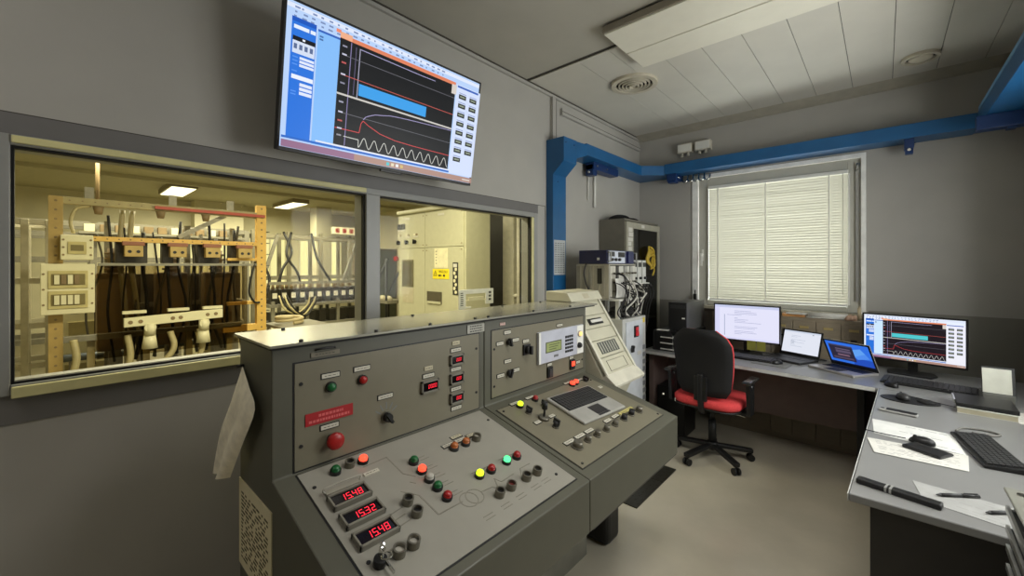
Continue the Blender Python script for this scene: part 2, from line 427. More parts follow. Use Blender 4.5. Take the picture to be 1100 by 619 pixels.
b = MB(); b.tube([(BX1-0.03, YB-0.014, BZ1), (BX1-0.032, YB-0.016, 1.5), (BX1-0.03, YB-0.014, 1.25)], 0.002); build('cord', b, CABLEW, bl)
for (x0, x1) in ((BX0-0.014, BX0-0.003), (BX1+0.003, BX1+0.016)):
    b = MB(); b.box(x0, x1, YB+0.0, YB+0.0195, BZ0, BZ1); build('side_guide', b, WHITEP, bl)
# unseen window added in the right wall to admit fill light
w3 = empty_struct('window_3', (XR+0.10, 2.625, 1.0))
b = MB(); frame_yz(b, XR+0.08, XR+0.15, 1.75, 3.5, 1.0, 2.25, 0.06, 0.06, 0.06, 0.06); b.box(XR+0.08, XR+0.15, 2.595, 2.655, 1.06, 2.19)
build('frame', b, WHITEP, w3)
for (y0, y1) in ((1.81, 2.595), (2.655, 3.44)):
    b = MB(); b.box(XR+0.11, XR+0.116, y0, y1, 1.06, 2.19); build('pane', b, GLASSW, w3)

# --- laboratory behind the glass
LX, LY0, LY1, LH = -10.4, -2.2, 6.4, 3.06
b = MB(); b.box(LX, -T, LY0, LY1, -0.05, 0); struct('floor_laboratory', b, LABF)
b = MB(); b.box(LX, -T, LY0, LY1, LH, LH+0.05); struct('ceiling_laboratory', b, LABC_)
b = MB(); b.box(LX-0.1, LX, LY0, LY1, 0, LH); struct('wall_laboratory_far', b, LABW)
b = MB(); b.box(LX, -T, LY0-0.1, LY0, 0, LH); struct('wall_laboratory_left', b, LABW)
b = MB(); b.box(LX, -T, LY1, LY1+0.1, 0, LH); struct('wall_laboratory_right', b, LABW)
b = MB(); b.box(-T-0.05, -T, YB+0.3, LY1, 0, LH); b.box(-T-0.05, -T, LY0, YR, 0, LH); struct('wall_laboratory_near', b, LABW)

# ------------------------------------------------------------------ screens
COL = {}
def ecol(rgb, k=1.0):
    key = 'screen_%d_%d_%d' % rgb
    return emit(key, rgb, k)
def make_display(name, parent, wd, ht, items, y=0.0, x0=None, z0=0.0, local=True):
    """flat lit display: local x right, z up, facing -y; items are (rgb, polygon in 0..1)"""
    if x0 is None: x0 = -wd/2
    b = MB(); mats = []; 
    for n, (rgb, poly) in enumerate(items):
        m = ecol(rgb)
        if m not in mats: mats.append(m)
        yy = y - 0.00006*n
        b.add([(x0+u*wd, yy, z0+v*ht) for u, v in poly], [tuple(range(len(poly)))], mats.index(m))
    return build(name, b, mats, parent, local=local)
def R4(u0, u1, v0, v1): return [(u0, v0), (u1, v0), (u1, v1), (u0, v1)]
def polyline(pts, t, asp=1.8):
    out = []
    for (a, b_) in zip(pts[:-1], pts[1:]):
        dx, dy = (b_[0]-a[0])*asp, b_[1]-a[1]; L = math.hypot(dx, dy) or 1
        nx, ny = -dy/L*t/2/asp, dx/L*t/2
        out.append([(a[0]-nx, a[1]-ny), (b_[0]-nx, b_[1]-ny), (b_[0]+nx, b_[1]+ny), (a[0]+nx, a[1]+ny)])
    return out
def chart_screen(top=(186, 212, 250), panel=(134, 190, 250), right=(214, 226, 252), bar=(58, 160, 235), black=(16, 18, 22), fine=True):
    I = []
    A = lambda rgb, poly: I.append((rgb, poly))
    A(top, R4(0, 1, 0, 1))
    A((226, 234, 252), R4(0, 1, .955, .985))
    rng = random.Random(2)
    for v in (.968, .935, .905):
        for i in range(22):
            u = .02+i*.034+rng.uniform(0, .01)
            if v == .968 or u < .78: A((120, 140, 186), R4(u, u+rng.uniform(.006, .02), v-.006, v+.006))
    A((38, 116, 222), R4(.02, .112, .075, .90))
    A((22, 86, 190), R4(.02, .112, .87, .90))
    A((230, 240, 255), R4(.028, .085, .825, .85)); A((230, 240, 255), R4(.09, .11, .825, .85))
    A((12, 14, 22), R4(.026, .112, .745, .775)); A((240, 244, 255), R4(.062, .072, .755, .768))
    A((214, 224, 244), R4(.026, .11, .66, .745))
    for i in range(4):
        A((92, 110, 150), R4(.031+i*.02, .043+i*.02, .69, .725))
    for v in (.635, .61, .585): A((226, 234, 252), R4(.055, .11, v-.009, v+.009))
    for v in (.635, .61, .585, .54, .4, .38): A((90, 150, 240), R4(.028, .048, v-.004, v+.004))
    A((236, 242, 255), R4(.028, .11, .485, .515))
    for v in (.455, .425, .395): A((226, 234, 252), R4(.06, .108, v-.011, v+.011))
    A(panel, R4(.118, .208, .06, .875)); A((46, 96, 190), R4(.118, .208, .865, .88)); 
    for v in (.835, .815): A((70, 110, 170), R4(.125, .14, v-.006, v+.006))
    A((226, 132, 96), R4(.208, .832, .885, .915)); A((240, 176, 140), R4(.208, .26, .888, .93)); A((240, 140, 110), R4(.19, .21, .915, .94))
    A(black, R4(.208, .832, .09, .885))
    A((150, 140, 190), R4(.256, .259, .1, .88)); A((120, 112, 150), R4(.279, .281, .5, .86)); A((190, 190, 215), R4(.296, .299, .48, .86))
    for v in (.77, .345): 
        for q in polyline([(.24, v), (.832, v)], .005): A((104, 104, 112), q)
    for q in polyline([(.22, .625), (.832, .615)], .0055): A((196, 92, 84), q)
    for q in polyline([(.30, .857), (.62, .85), (.7, .852)], .0055): A((176, 172, 214), q)
    A(bar, R4(.303, .661, .51, .60))
    A((206, 202, 196), R4(.208, .832, .474, .488))
    for q in polyline([(.21, .222), (.32, .225), (.326, .3), (.335, .325), (.36, .30), (.42, .258), (.5, .235), (.6, .228), (.832, .225)], .0055): A((214, 74, 76), q)
    w_ = [(.335, .335), (.345, .36), (.36, .375), (.39, .40), (.43, .413)] + [(.43+.4*i/12, .413+.05*math.sqrt(i/12)) for i in range(1, 13)]
    for q in polyline(w_, .0055): A((168, 160, 204), q)
    s = [(.32+.5*i/120, .15-.04*math.cos(2*PI*10*i/120)) for i in range(121)]
    for q in polyline([(.25, .17), (.318, .168)]+s, .006): A((206, 206, 200), q)
    for v, c in ((.83, (150, 150, 170)), (.77, (200, 200, 220)), (.71, (190, 90, 90)), (.625, (200, 200, 220)), (.56, (140, 140, 160)), (.42, (160, 160, 180)), (.345, (200, 200, 220)), (.28, (190, 90, 90)), (.222, (200, 200, 220)), (.17, (150, 150, 160))):
        A(c, R4(.216, .236, v-.006, v+.006))
    A((216, 208, 200), R4(.80, .832, .80, .885))
    A(right, R4(.832, 1, .06, .90)); A((54, 100, 190), R4(.838, .985, .875, .893))
    for i in range(8):
        for j in range(2):
            if i == 7 and j == 1: continue
            u, v = .852+j*.075, .80-i*.085
            A((22, 26, 22), R4(u, u+.05, v-.022, v+.018)); A((150, 160, 140), R4(u+.008, u+.042, v-.008, v+.006))
            A((150, 166, 210), R4(u, u+.05, v+.026, v+.034))
    A((36, 104, 200), R4(0, .832, .062, .078)); A((228, 232, 244), R4(.13, .832, .08, .092))
    A((176, 140, 128), R4(0, 1, 0, .05)); A((150, 110, 140), R4(0, .3, 0, .05))
    for i, c in enumerate(((86, 200, 210), (230, 220, 190), (240, 240, 240), (214, 190, 120))): A(c, R4(.46+i*.025, .475+i*.025, .012, .038))
    A((220, 210, 200), R4(.93, .985, .018, .03))
    return I
CHART = chart_screen()

# ------------------------------------------------------------------ ceiling fittings
lum = thing('ceiling_luminaire', 'large white rectangular ceiling luminaire, unlit, mounted on the ceiling panels', 'ceiling light', (1.38, 2.48, H))
LXa, LXb, LYa, LYb = 0.83, 1.925, 2.20, 2.76
b = MB(); b.box(LXa, LXb, LYa, LYb, H-0.055, H-0.012); build('housing', b, mat('luminaire_grey', (150, 142, 126), 0.5), lum, bevel=0.004)
for (a0, a1) in ((LYa+0.008, LYa+0.30), (LYa+0.308, LYb-0.008)):
    b = MB(); b.box(LXa+0.006, LXb-0.006, a0, a1, H-0.064, H-0.050); build('diffuser', b, mat('luminaire_diffuser', (228, 224, 208), 0.3, var=0.02), lum, bevel=0.004)
b = MB(); b.box(LXa+0.02, LXb-0.02, LYa+0.02, LYb-0.02, H-0.012, H); build('mounting_plate', b, SEAM, lum)
ln = thing('ceiling_luminaire', 'added ceiling luminaire above the viewer, unseen fill light', 'ceiling light', (2.15, 1.45, H))  # housing and glowing diffuser added around the overhead fill
b = MB(); b.box(1.53, 2.77, 1.13, 1.77, H-0.09, H); build('housing', b, mat('luminaire_grey', (150, 142, 126), 0.5), ln, bevel=0.004)
b = MB(); b.box(1.56, 2.74, 1.16, 1.74, H-0.096, H-0.09); build('diffuser', b, emit('fill_diffuser', (255, 250, 240), 2.0), ln)
lr = thing('ceiling_luminaire', 'added ceiling luminaire behind the viewer, unseen weak fill light', 'ceiling light', (1.0, -0.85, H))  # housing and glowing diffuser added around the rear fill
b = MB(); b.box(0.38, 1.62, -1.17, -0.53, H-0.09, H); build('housing', b, mat('luminaire_grey', (150, 142, 126), 0.5), lr, bevel=0.004)
b = MB(); b.box(0.41, 1.59, -1.14, -0.56, H-0.096, H-0.09); build('diffuser', b, emit('fill_diffuser', (255, 250, 240), 2.0), lr)
def vent(x, y, r, label, rings):
    v = thing('ceiling_air_vent', label, 'ceiling vent', (x, y, H), group='round ceiling vents')
    b = MB(); b.ring((x, y, H), (0,0,-1), r*0.78, r, 0.022, 32); build('flange', b, mat('vent_white', (196, 188, 168), 0.4), v, bevel=0.003)
    b = MB(); b.cyl((x, y, H), (x, y, H-0.002), r*0.8, n=32); build('throat', b, BLACKM, v)
    if rings:
        b = MB()
        for k in range(4): b.ring((x, y, H-0.006-0.004*k), (0,0,-1), r*(0.62-0.15*k), r*(0.68-0.15*k), 0.016, 28)
        b.dome((x, y, H-0.018), (0,0,-1), r*0.10, 0.01)
        build('louvre_ring', b, mat('vent_white', (196, 188, 168), 0.4), v)
    else:
        b = MB(); b.dome((x, y, H-0.012), (0,0,-1), r*0.64, 0.022, 28); build('valve_disc', b, mat('vent_white', (196, 188, 168), 0.4), v)
vent(0.617, 3.07, 0.178, 'round ceiling vent with concentric louvre rings beside the luminaire', True)
vent(2.274, 4.01, 0.10, 'round ceiling exhaust valve with a plain disc, above the window wall at right', False)

# ------------------------------------------------------------------ blue steel cable ducts
bm_ = thing('cable_duct', 'blue painted steel cable duct running along three walls above the window', 'cable duct', (0.03, 2.82, 1.0))
prof = [(0.0, 1.0), (0.07, 1.0), (0.07, 2.254), (0.178, 2.35), (0.178, 2.545), (0.0, 2.545)]
b = MB(); b.prism([(p[0]+0.001, p[1]) for p in prof], 'y', 2.734, 2.92); build('post', b, BLUE, bm_, bevel=0.003)
b = MB(); b.add([(0.001, 2.92, 2.40), (0.178, 2.92, 2.40), (0.178, 2.92, 2.54), (0.001, 2.92, 2.54), (0.001, 3.05, 2.445), (0.195, 3.05, 2.445), (0.195, 3.05, 2.54), (0.001, 3.05, 2.54)],
       [(0,1,2,3), (7,6,5,4), (0,4,5,1), (1,5,6,2), (2,6,7,3), (3,7,4,0)])
build('elbow_plate', b, BLUE, bm_)
b = MB(); b.prism([(0.001, 3.05), (0.195, 3.05), (0.195, 4.12), (0.37, 4.285), (0.37, 4.499), (0.001, 4.499)], 'z', 2.452, 2.552)
build('left_run', b, BLUE, bm_, bevel=0.003)
b = MB(); b.prism([(0.372, 4.285), (2.57, 4.285), (2.57, 4.499), (0.372, 4.499)], 'z', 2.460, 2.565); build('window_run', b, BLUE, bm_, bevel=0.003)
b = MB(); b.prism([(2.572, 0.6), (2.836, 0.6), (2.836, 4.499), (2.572, 4.499)], 'z', 2.466, 2.575); build('right_run', b, BLUE, bm_, bevel=0.003)
b = MB(); b.box(2.572, 2.580, 0.6, 4.285, 2.575, 2.60); build('edge_lip', b, mat('light_blue_lip', (96, 150, 190), 0.35), bm_)
b = MB()
for z in (1.3, 2.2): b.cyl((0.0705, 2.80, z), (0.074, 2.80, z), 0.006)
for y in (2.76, 2.88): b.cyl((0.1785, y, 2.50), (0.182, y, 2.50), 0.006)
build('bolt', b, BLUED, bm_)
def bracket(name, label, x0, x1, y0, y1, z0, z1, hook):
    o = thing(name, label, 'bracket', ((x0+x1)/2, (y0+y1)/2, z0), group='dark blue brackets under the cable duct')
    b = MB(); b.box(x0, x1, y0, y1, z1-0.07, z1); build('arm', b, BLUED, o, bevel=0.004)
    b = MB(); hx0, hx1, hy0, hy1 = hook; b.box(hx0, hx1, hy0, hy1, z0, z1-0.02); build('clamp', b, BLUED, o, bevel=0.004)
    b = MB()
    cx_, cy_ = (hx0+hx1)/2, hy0
    b.cyl((cx_, cy_+0.001, z0+0.03), (cx_, cy_-0.012, z0+0.03), 0.01)
    b.cyl((x1, (y0+y1)/2, z1-0.035), (x1+0.008, (y0+y1)/2, z1-0.035), 0.01); b.cyl((x1, y0+0.05, z1-0.035), (x1+0.008, y0+0.05, z1-0.035), 0.01)
    build('bolt', b, CHROME, o)
bracket('duct_bracket', 'dark blue bracket arm hanging below the duct beside the blue post', 0.04, 0.13, 3.28, 3.74, 2.33, 2.452, (0.04, 0.12, 3.28, 3.35))
bracket('duct_bracket', 'small dark blue bracket under the duct at the window corner', 0.39, 0.49, 4.30, 4.46, 2.37, 2.46, (0.395, 0.475, 4.32, 4.40))
bracket('duct_bracket', 'short dark blue clamp hanging from the duct right of the window', 2.20, 2.255, 4.30, 4.42, 2.345, 2.46, (2.205, 2.25, 4.31, 4.36))
o = thing('duct_bracket', 'wide dark blue crosspiece below the duct in the right corner', 'bracket', (2.68, 4.0, 2.36), group='dark blue brackets under the cable duct')
b = MB(); b.box(2.53, 2.835, 3.98, 4.06, 2.375, 2.466); build('arm', b, BLUED, o, bevel=0.004)
b = MB(); b.box(2.66, 2.70, 3.985, 4.055, 2.36, 2.375); build('clamp', b, BLUED, o, bevel=0.002)
o = thing('duct_bracket', 'dark blue crosspiece lying over the duct high at the right edge', 'bracket', (2.72, 3.3, 2.6), group='dark blue brackets under the cable duct')
b = MB(); b.box(2.60, 2.835, 3.28, 3.36, 2.60, 2.66); build('arm', b, BLUED, o, bevel=0.004)
b = MB(); b.box(2.70, 2.76, 3.29, 3.35, 2.575, 2.60); build('clamp', b, BLUED, o, bevel=0.002)
# two junction boxes above the duct
for k, (x0, x1) in enumerate(((0.455, 0.60), (0.632, 0.785))):
    j = thing('junction_box', ('left' if k == 0 else 'right') + ' one of the two white junction boxes above the blue duct by the window', 'junction box', ((x0+x1)/2, 4.47, 2.68), group='white junction boxes')
    b = MB(); b.box(x0, x1, 4.425, 4.499, 2.69, 2.785); build('body', b, mat('box_offwhite', (206, 200, 184), 0.5), j, bevel=0.004)
    b = MB(); b.box(x0+0.008, x1-0.008, 4.420, 4.425, 2.70, 2.777); build('lid', b, WHITEP, j, bevel=0.003)
    b = MB()
    for q in range(2): b.cyl((x0+0.04+q*0.06, 4.46, 2.69), (x0+0.04+q*0.06, 4.46, 2.655), 0.014)
    build('cable_gland', b, mat('box_offwhite', (206, 200, 184), 0.5), j)
b = MB()
for q in range(5):
    x = 0.50+q*0.055
    b.tube(curve([(x, 4.46, 2.452), (x+0.005, 4.44, 2.40), (x+0.03, 4.43, 2.375), (x+0.055, 4.44, 2.40), (x+0.05, 4.47, 2.44)], 5), 0.009)
tag(build('flexible_conduit', b, CHROME), 'looped silvery flexible conduits below the blue duct at the window corner', 'conduit')
b = MB(); b.quad((0.074, 2.745, 1.425), (0.074, 2.905, 1.425), (0.074, 2.905, 1.715), (0.074, 2.745, 1.715))
b.box(0.0715, 0.0735, 2.745, 2.905, 1.425, 1.715)
for r in range(14):
    for c_ in range(4): b.box(0.0742, 0.0746, 2.757+c_*0.037, 2.757+c_*0.037+0.022, 1.445+r*0.0185, 1.450+r*0.0185, 1)
tag(build('paper_list', b, [mat('list_paper', (176, 180, 180), 0.7), PRINT]), 'printed paper list stuck on the blue post', 'paper')

# ------------------------------------------------------------------ wall television
tv = thing('wall_television', 'large flat television tilted forward high on the left wall showing measurement charts', 'television', (0.208, 1.153, 1.988), (math.radians(9.3), 0, PI/2))
TW, TH = 1.078, 0.607
b = MB(); b.box(-TW/2, TW/2, 0.0, 0.035, 0, TH); b.box(-TW/2+0.2, TW/2-0.2, 0.035, 0.07, 0.08, TH-0.12); build('casing', b, BLACK, tv, local=True, bevel=0.004)
b = MB(); t_ = 0.009
for (x0, x1, z0, z1) in ((-TW/2, TW/2, 0, 0.014), (-TW/2, TW/2, TH-t_, TH), (-TW/2, -TW/2+t_, 0, TH), (TW/2-t_, TW/2, 0, TH)): b.box(x0, x1, -0.006, 0.0, z0, z1)
build('bezel', b, BLACK, tv, local=True)
make_display('display', tv, TW-2*t_, TH-0.023, CHART, y=-0.002, z0=0.014)
b = MB(); b.box(-0.06, 0.06, -0.004, 0.012, -0.012, 0.0); build('sensor_bar', b, BLACK, tv, local=True, bevel=0.002)
b = MB(); b.T = W[tv].inverted() @ Matrix.Identity(4)
b.box(0.003, 0.03, 0.95, 1.38, 2.10, 2.40); b.bar((0.03, 1.05, 2.15), (0.165, 1.05, 2.15), 0.03, 0.05); b.bar((0.03, 1.28, 2.15), (0.165, 1.28, 2.15), 0.03, 0.05)
b.bar((0.03, 1.05, 2.38), (0.20, 1.05, 2.38), 0.03, 0.05); b.bar((0.03, 1.28, 2.38), (0.20, 1.28, 2.38), 0.03, 0.05)
build('wall_mount', b, BLACK, tv, local=True)

# ------------------------------------------------------------------ control console
XP, ZB, XN, ZN = 0.765, 0.872, 1.307, 0.735
XB = 0.46
U = Vector((XN-XP, 0, ZN-ZB)).normalized(); NV = Vector((-(ZN-ZB), 0, XN-XP)).normalized(); SL = 0.559
def onV(y, z, d=0.0): return Vector((XP+d, y, z))
def onS(y, s, d=0.0): return Vector((XP, y, ZB)) + U*s + NV*d
def frameV(y, z, d=0.0):   # local x right (+y world), y up, z out of the panel
    return Matrix(((0, 0, 1, XP+d), (1, 0, 0, y), (0, 1, 0, z), (0, 0, 0, 1)))
def frameS(y, s, d=0.0):
    o = onS(y, s, d)
    return Matrix(((0, -U.x, NV.x, o.x), (1, 0, 0, o.y), (0, -U.z, NV.z, o.z), (0, 0, 0, 1)))
def console(name, label, y0, y1, left):
    o = thing(name, label, 'control console', ((XB+XN)/2, (y0+y1)/2, 0.0), group='control console units')
    # shell: profile with wall thickness as a solid body
    prof = [(XB, 0.0), (0.78, 0.0), (0.78, 0.50), (XN-0.03, 0.535), (XN, 0.548), (XN, ZN), (XP, ZB), (XP, 1.254), (XB, 1.254)]
    if not left: prof[1:3] = [(0.60, 0.0), (0.60, 0.50)]
    b = MB(); b.prism(prof, 'y', y0, y1); build('housing', b, CONS, o, bevel=0.004)
    b = MB(); b.box(XB+0.02, 0.94, y0+(0.02 if left else 0.002), y1 if left else 1.85, 0.0, 0.105); build('plinth', b, mat('plinth_grey', (120, 118, 106), 0.45), o, bevel=0.004)
    if not left:
        b = MB(); b.box(0.66, 1.0, y1-0.16, y1-0.02, 0.0, 0.505); build('pedestal', b, BLACK, o, bevel=0.03, seg=3)
    return o
YA, YM, YE = 0.42, 1.277, 2.118
cl = console('control_console', 'left half of the grey control console, with three red voltage meters and a red sign', YA, YM-0.0015, True)
cr = console('control_console', 'right half of the grey control console, carrying the relay panel and small keyboard', YM+0.0015, YE, False)
tp = thing('console_top_plate', 'long grey metal top plate lying over both console halves', 'top plate', (0.61, 1.27, 1.254))
b = MB(); b.box(0.437, 0.787, 0.408, 2.215, 1.262, 1.270); build('sheet', b, TOPP, tp, bevel=0.001)
b = MB(); b.box(0.45, 0.777, 0.415, 2.20, 1.2545, 1.262); build('rubber_strip', b, RUBBER, tp)
for x, y in [(0.768, y) for y in (0.50, 0.75, 0.98, 1.22, 1.30, 1.62, 1.95)]+[(0.475, y) for y in (0.55, 1.1, 1.7, 2.05)]:
    b = MB(); b.cyl((x, y, 1.27), (x, y, 1.2765), 0.0065, n=10); build('screw', b, BLACK, tp)

def disc_btn(parent, F, r, h, lens_mat, rim=None, dome=True):
    b = MB(); b.T = W[parent].inverted() @ F
    b.ring((0,0,0), (0,0,1), r*0.80, r*1.08, h*0.5, 20); 
    base = build('button_bezel', b, rim or BLACK, parent, local=True)
    b = MB(); b.T = W[parent].inverted() @ F
    b.cyl((0,0,0), (0,0,h*0.75), r*0.86, r*0.84, 20)
    if dome: b.dome((0,0,h*0.75), (0,0,1), r*0.84, h*0.4, 20)
    build('lens', b, lens_mat, base, local=True)
    return base
def mushroom(parent, F, r):
    b = MB(); b.T = W[parent].inverted() @ F; b.cyl((0,0,0), (0,0,0.022), r*0.6, n=20); base = build('emergency_stop', b, DARK, parent, local=True)
    b = MB(); b.T = W[parent].inverted() @ F; b.cyl((0,0,0.022), (0,0,0.032), r*0.96, r, n=24); b.dome((0,0,0.032), (0,0,1), r, 0.010, 24); build('mushroom_head', b, REDP, base, local=True)
def label_plate(parent, F, wd, ht, lines=1, frame=True, m=None):
    b = MB(); b.T = W[parent].inverted() @ F
    if frame: b.box(-wd/2-0.003, wd/2+0.003, -ht/2-0.003, ht/2+0.003, 0, 0.002, 1)
    b.box(-wd/2, wd/2, -ht/2, ht/2, 0, 0.0035, 0)
    rng = random.Random(int(wd*1e4)+len(parent.children))
    for k in range(lines):
        yy = 0 if lines == 1 else ht*(0.30-0.6*k/(lines-1)); x = -wd*0.36
        while x < wd*0.34:
            l = rng.uniform(0.006, 0.012); b.box(x, min(x+l, wd*0.38), yy-ht*0.07, yy+ht*0.07, 0.0035, 0.0038, 2); x += l+0.003
    return build('label_plate', b, [m or LBL, BLACK, PRINT], parent, local=True)
def knob(parent, F, r, h, m=None, pointer=True, collar=True):
    b = MB(); b.T = W[parent].inverted() @ F
    if collar: b.cyl((0,0,0), (0,0,0.005), r*1.25, n=20)
    base = build('knob_collar' if collar else 'knob_base', b if collar else b.cyl((0,0,0), (0,0,0.003), r, n=16), RINGM, parent, local=True)
    b = MB(); b.T = W[parent].inverted() @ F
    b.cyl((0,0,0.004), (0,0,h), r, r*0.85, n=20)
    if pointer: b.box(-r*0.28, r*0.28, -r*1.25, r*1.25, h*0.5, h*1.35)
    build('knob', b, m or BLACK, base, local=True)
def ring_button(parent, F, r, h, inner):
    b = MB(); b.T = W[parent].inverted() @ F
    b.ring((0,0,0), (0,0,1), r*0.72, r, h, 22); base = build('push_button_ring', b, RINGM, parent, local=True)
    b = MB(); b.T = W[parent].inverted() @ F; b.cyl((0,0,0), (0,0,h*0.55), r*0.70, n=20); build('push_button_cap', b, inner, base, local=True)
SEG = {'0': 'abcdef', '1': 'bc', '2': 'abged', '3': 'abgcd', '4': 'fgbc', '5': 'afgcd', '8': 'abcdefg'}
def digits(mb, s, hgt, cx, cy, z):
    wd = hgt*0.52; t = hgt*0.10; adv = hgt*0.72
    n = len([c for c in s if c != '.']); x = cx-adv*(n-1)/2-wd/2 
    for c in s:
        if c == '.':
            mb.box(x-adv+wd+hgt*0.04, x-adv+wd+hgt*0.14, cy-hgt/2, cy-hgt/2+t, z, z+0.0006); continue
        for g in SEG[c]:
            q = {'a': (t*.4, wd-t*.4, hgt-t, hgt), 'g': (t*.4, wd-t*.4, hgt/2-t/2, hgt/2+t/2), 'd': (t*.4, wd-t*.4, 0, t),
                 'f': (0, t, hgt/2+t*.2, hgt-t*.3), 'b': (wd-t, wd, hgt/2+t*.2, hgt-t*.3), 'e': (0, t, t*.3, hgt/2-t*.2), 'c': (wd-t, wd, t*.3, hgt/2-t*.2)}[g]
            sh = 0.12
            x0, x1, z0, z1 = q
            y0, y1 = cy-hgt/2+z0, cy-hgt/2+z1
            k0, k1 = z0*sh, z1*sh
            mb.add([(x+x0+k0, y0, z+0.0004), (x+x1+k0, y0, z+0.0004), (x+x1+k1, y1, z+0.0004), (x+x0+k1, y1, z+0.0004)], [(0,1,2,3)], 0)
        x += adv
def meter(parent, F, wd, ht, s, dh, dcx=0.0, strips=True, deep=0.012):
    b = MB(); b.T = W[parent].inverted() @ F
    for (x0, x1, y0, y1) in ((-wd/2, wd/2, ht/2-0.007, ht/2), (-wd/2, wd/2, -ht/2, -ht/2+0.007), (-wd/2, -wd/2+0.005, -ht/2, ht/2), (wd/2-0.005, wd/2, -ht/2, ht/2)):
        b.box(x0, x1, y0, y1, 0, deep)
    base = build('meter_frame', b, mat('meter_frame_grey', (120, 116, 104), 0.4), parent, local=True)
    b = MB(); b.T = W[parent].inverted() @ F; b.box(-wd/2+0.005, wd/2-0.005, -ht/2+0.007, ht/2-0.007, 0, deep*0.7); build('meter_window', b, mat('meter_window_black', (12, 6, 8), 0.15), base, local=True)
    b = MB(); b.T = W[parent].inverted() @ F; digits(b, s, dh, dcx, 0, deep*0.7); build('digits', b, E_DIG, base, local=True)

# panel plates, each over a thin black gasket
for o, y0, y1, z0, z1 in ((cl, 0.482, 1.243, 0.878, 1.203), (cr, 1.322, 2.085, 0.90, 1.205)):
    b = MB(); b.box(XP, XP+0.001, y0-0.005, y1+0.005, z0-0.005, z1+0.005); build('panel_gasket', b, BLACK, o)
for o, yc, hw_, s0, s1 in ((cl, 0.86, 0.380, -0.250, 0.269), (cr, 1.678, 0.377, -0.232, 0.232)):
    b = MB(); b.T = frameS(yc, SL/2); b.box(-hw_, hw_, s0, s1, 0, 0.001); build('panel_gasket', b, BLACK, o)
b = MB(); b.box(XP, XP+0.003, 0.482, 1.243, 0.878, 1.203); build('upper_panel', b, PLATE, cl, bevel=0.001)
b = MB(); b.box(XP, XP+0.003, 1.322, 2.085, 0.90, 1.205); build('upper_panel', b, PLATE, cr, bevel=0.001)
b = MB(); b.T = frameS(1.678, SL/2); b.box(-0.372, 0.372, -0.228, 0.228, 0, 0.003); build('sloping_panel', b, PLATE, cr, bevel=0.001)
for o, lst in ((cl, [(0.50, 0.95), (0.50, 1.14), (1.226, 0.95), (1.226, 1.14)]), (cr, [(1.337, 0.95), (1.337, 1.12), (2.072, 0.95), (2.072, 1.12)])):
    for y, z in lst: b = MB(); b.cyl((XP+0.003, y, z), (XP+0.0055, y, z), 0.0055, n=10); build('panel_screw', b, BLACK, o)
    for y, s in (((0.505, 0.09), (0.51, 0.40), (1.215, 0.09), (1.19, 0.47)) if o is cl else ((1.325, 0.075), (1.33, 0.49), (2.03, 0.09), (2.03, 0.49))):
        b = MB(); b.cyl(onS(y, s, 0.003), onS(y, s, 0.0055), 0.0055, n=10); build('panel_screw', b, BLACK, o)
dV, dS = 0.003, 0.003
# left upper panel
disc_btn(cl, frameV(0.59, 1.113, dV), 0.0155, 0.018, GREENP); disc_btn(cl, frameV(0.697, 1.114, dV), 0.0155, 0.018, REDP)
for y, z in ((0.59, 1.150), (0.697, 1.152), (0.587, 0.988), (0.785, 1.036)): label_plate(cl, frameV(y, z, dV), 0.056, 0.013)
b = MB(); b.T = frameV(0.588, 1.024, dV); b.box(-0.076, 0.076, -0.019, 0.019, 0, 0.003)
rng = random.Random(5)
for yy, x0, x1 in ((0.007, -0.036, 0.042), (-0.008, -0.066, 0.066)):
    x = x0
    while x < x1:
        l = rng.uniform(0.004, 0.010); b.box(x, min(x+l, x1), yy-0.004, yy+0.004, 0.003, 0.0033, 1); x += l+0.0025
build('warning_sign', b, [REDS, mat('red_sign_lettering', (206, 96, 96), 0.5)], cl)
mushroom(cl, frameV(0.594, 0.945, dV), 0.027)
b = MB(); b.T = frameV(0.79, 0.962, dV)
for a in (35, 62, 90, 118, 145):
    ca, sa = math.cos(math.radians(a)), math.sin(math.radians(a)); b.bar((ca*0.028, sa*0.028, 0.0003), (ca*0.052, sa*0.052, 0.0003), 0.004, 0.0006)
build('switch_scale', b, mat('scale_grey_ink', (112, 116, 116), 0.6), cl)
knob(cl, frameV(0.79, 0.962, dV) @ Matrix.Rotation(0.6, 4, 'Z'), 0.017, 0.022)
meter(cl, frameV(0.976, 1.032, dV), 0.080, 0.048, '00.00', 0.0145, 0.010)
for z in (1.112, 1.034, 0.954): meter(cl, frameV(1.112, z, dV), 0.070, 0.044, '000', 0.013, 0.008)
for y, z in ((0.972, 1.073), (1.11, 1.152), (1.11, 1.073), (1.11, 0.992), (1.112, 0.912)): label_plate(cl, frameV(y, z, dV), 0.052, 0.013)
for y, z in ((0.972, 1.102), (1.11, 1.181)): label_plate(cl, frameV(y, z, dV), 0.038, 0.015, frame=False, m=PAPERO)
label_plate(cl, frameV(0.575, 1.222), 0.09, 0.014, frame=False, m=mat('tape_grey', (120, 114, 98), 0.6))
b = MB(); b.T = frameV(0.575, 1.236); b.tube(curve([(-0.03, 0, 0.003), (-0.02, 0.004, 0.012), (0.02, 0.004, 0.012), (0.03, 0, 0.003)], 4), 0.003); build('latch_handle', b, BLACK, cl)
nb = label_plate(cl, frameV(1.225, 1.228), 0.10, 0.036, lines=3, frame=False, m=mat('name_plate_grey', (150, 148, 138), 0.4, 0.3)); nb.name = 'name_plate'
label_plate(cr, frameV(1.394, 1.229), 0.034, 0.012, lines=2, frame=False, m=mat('tag_white_red', (206, 170, 160), 0.6))
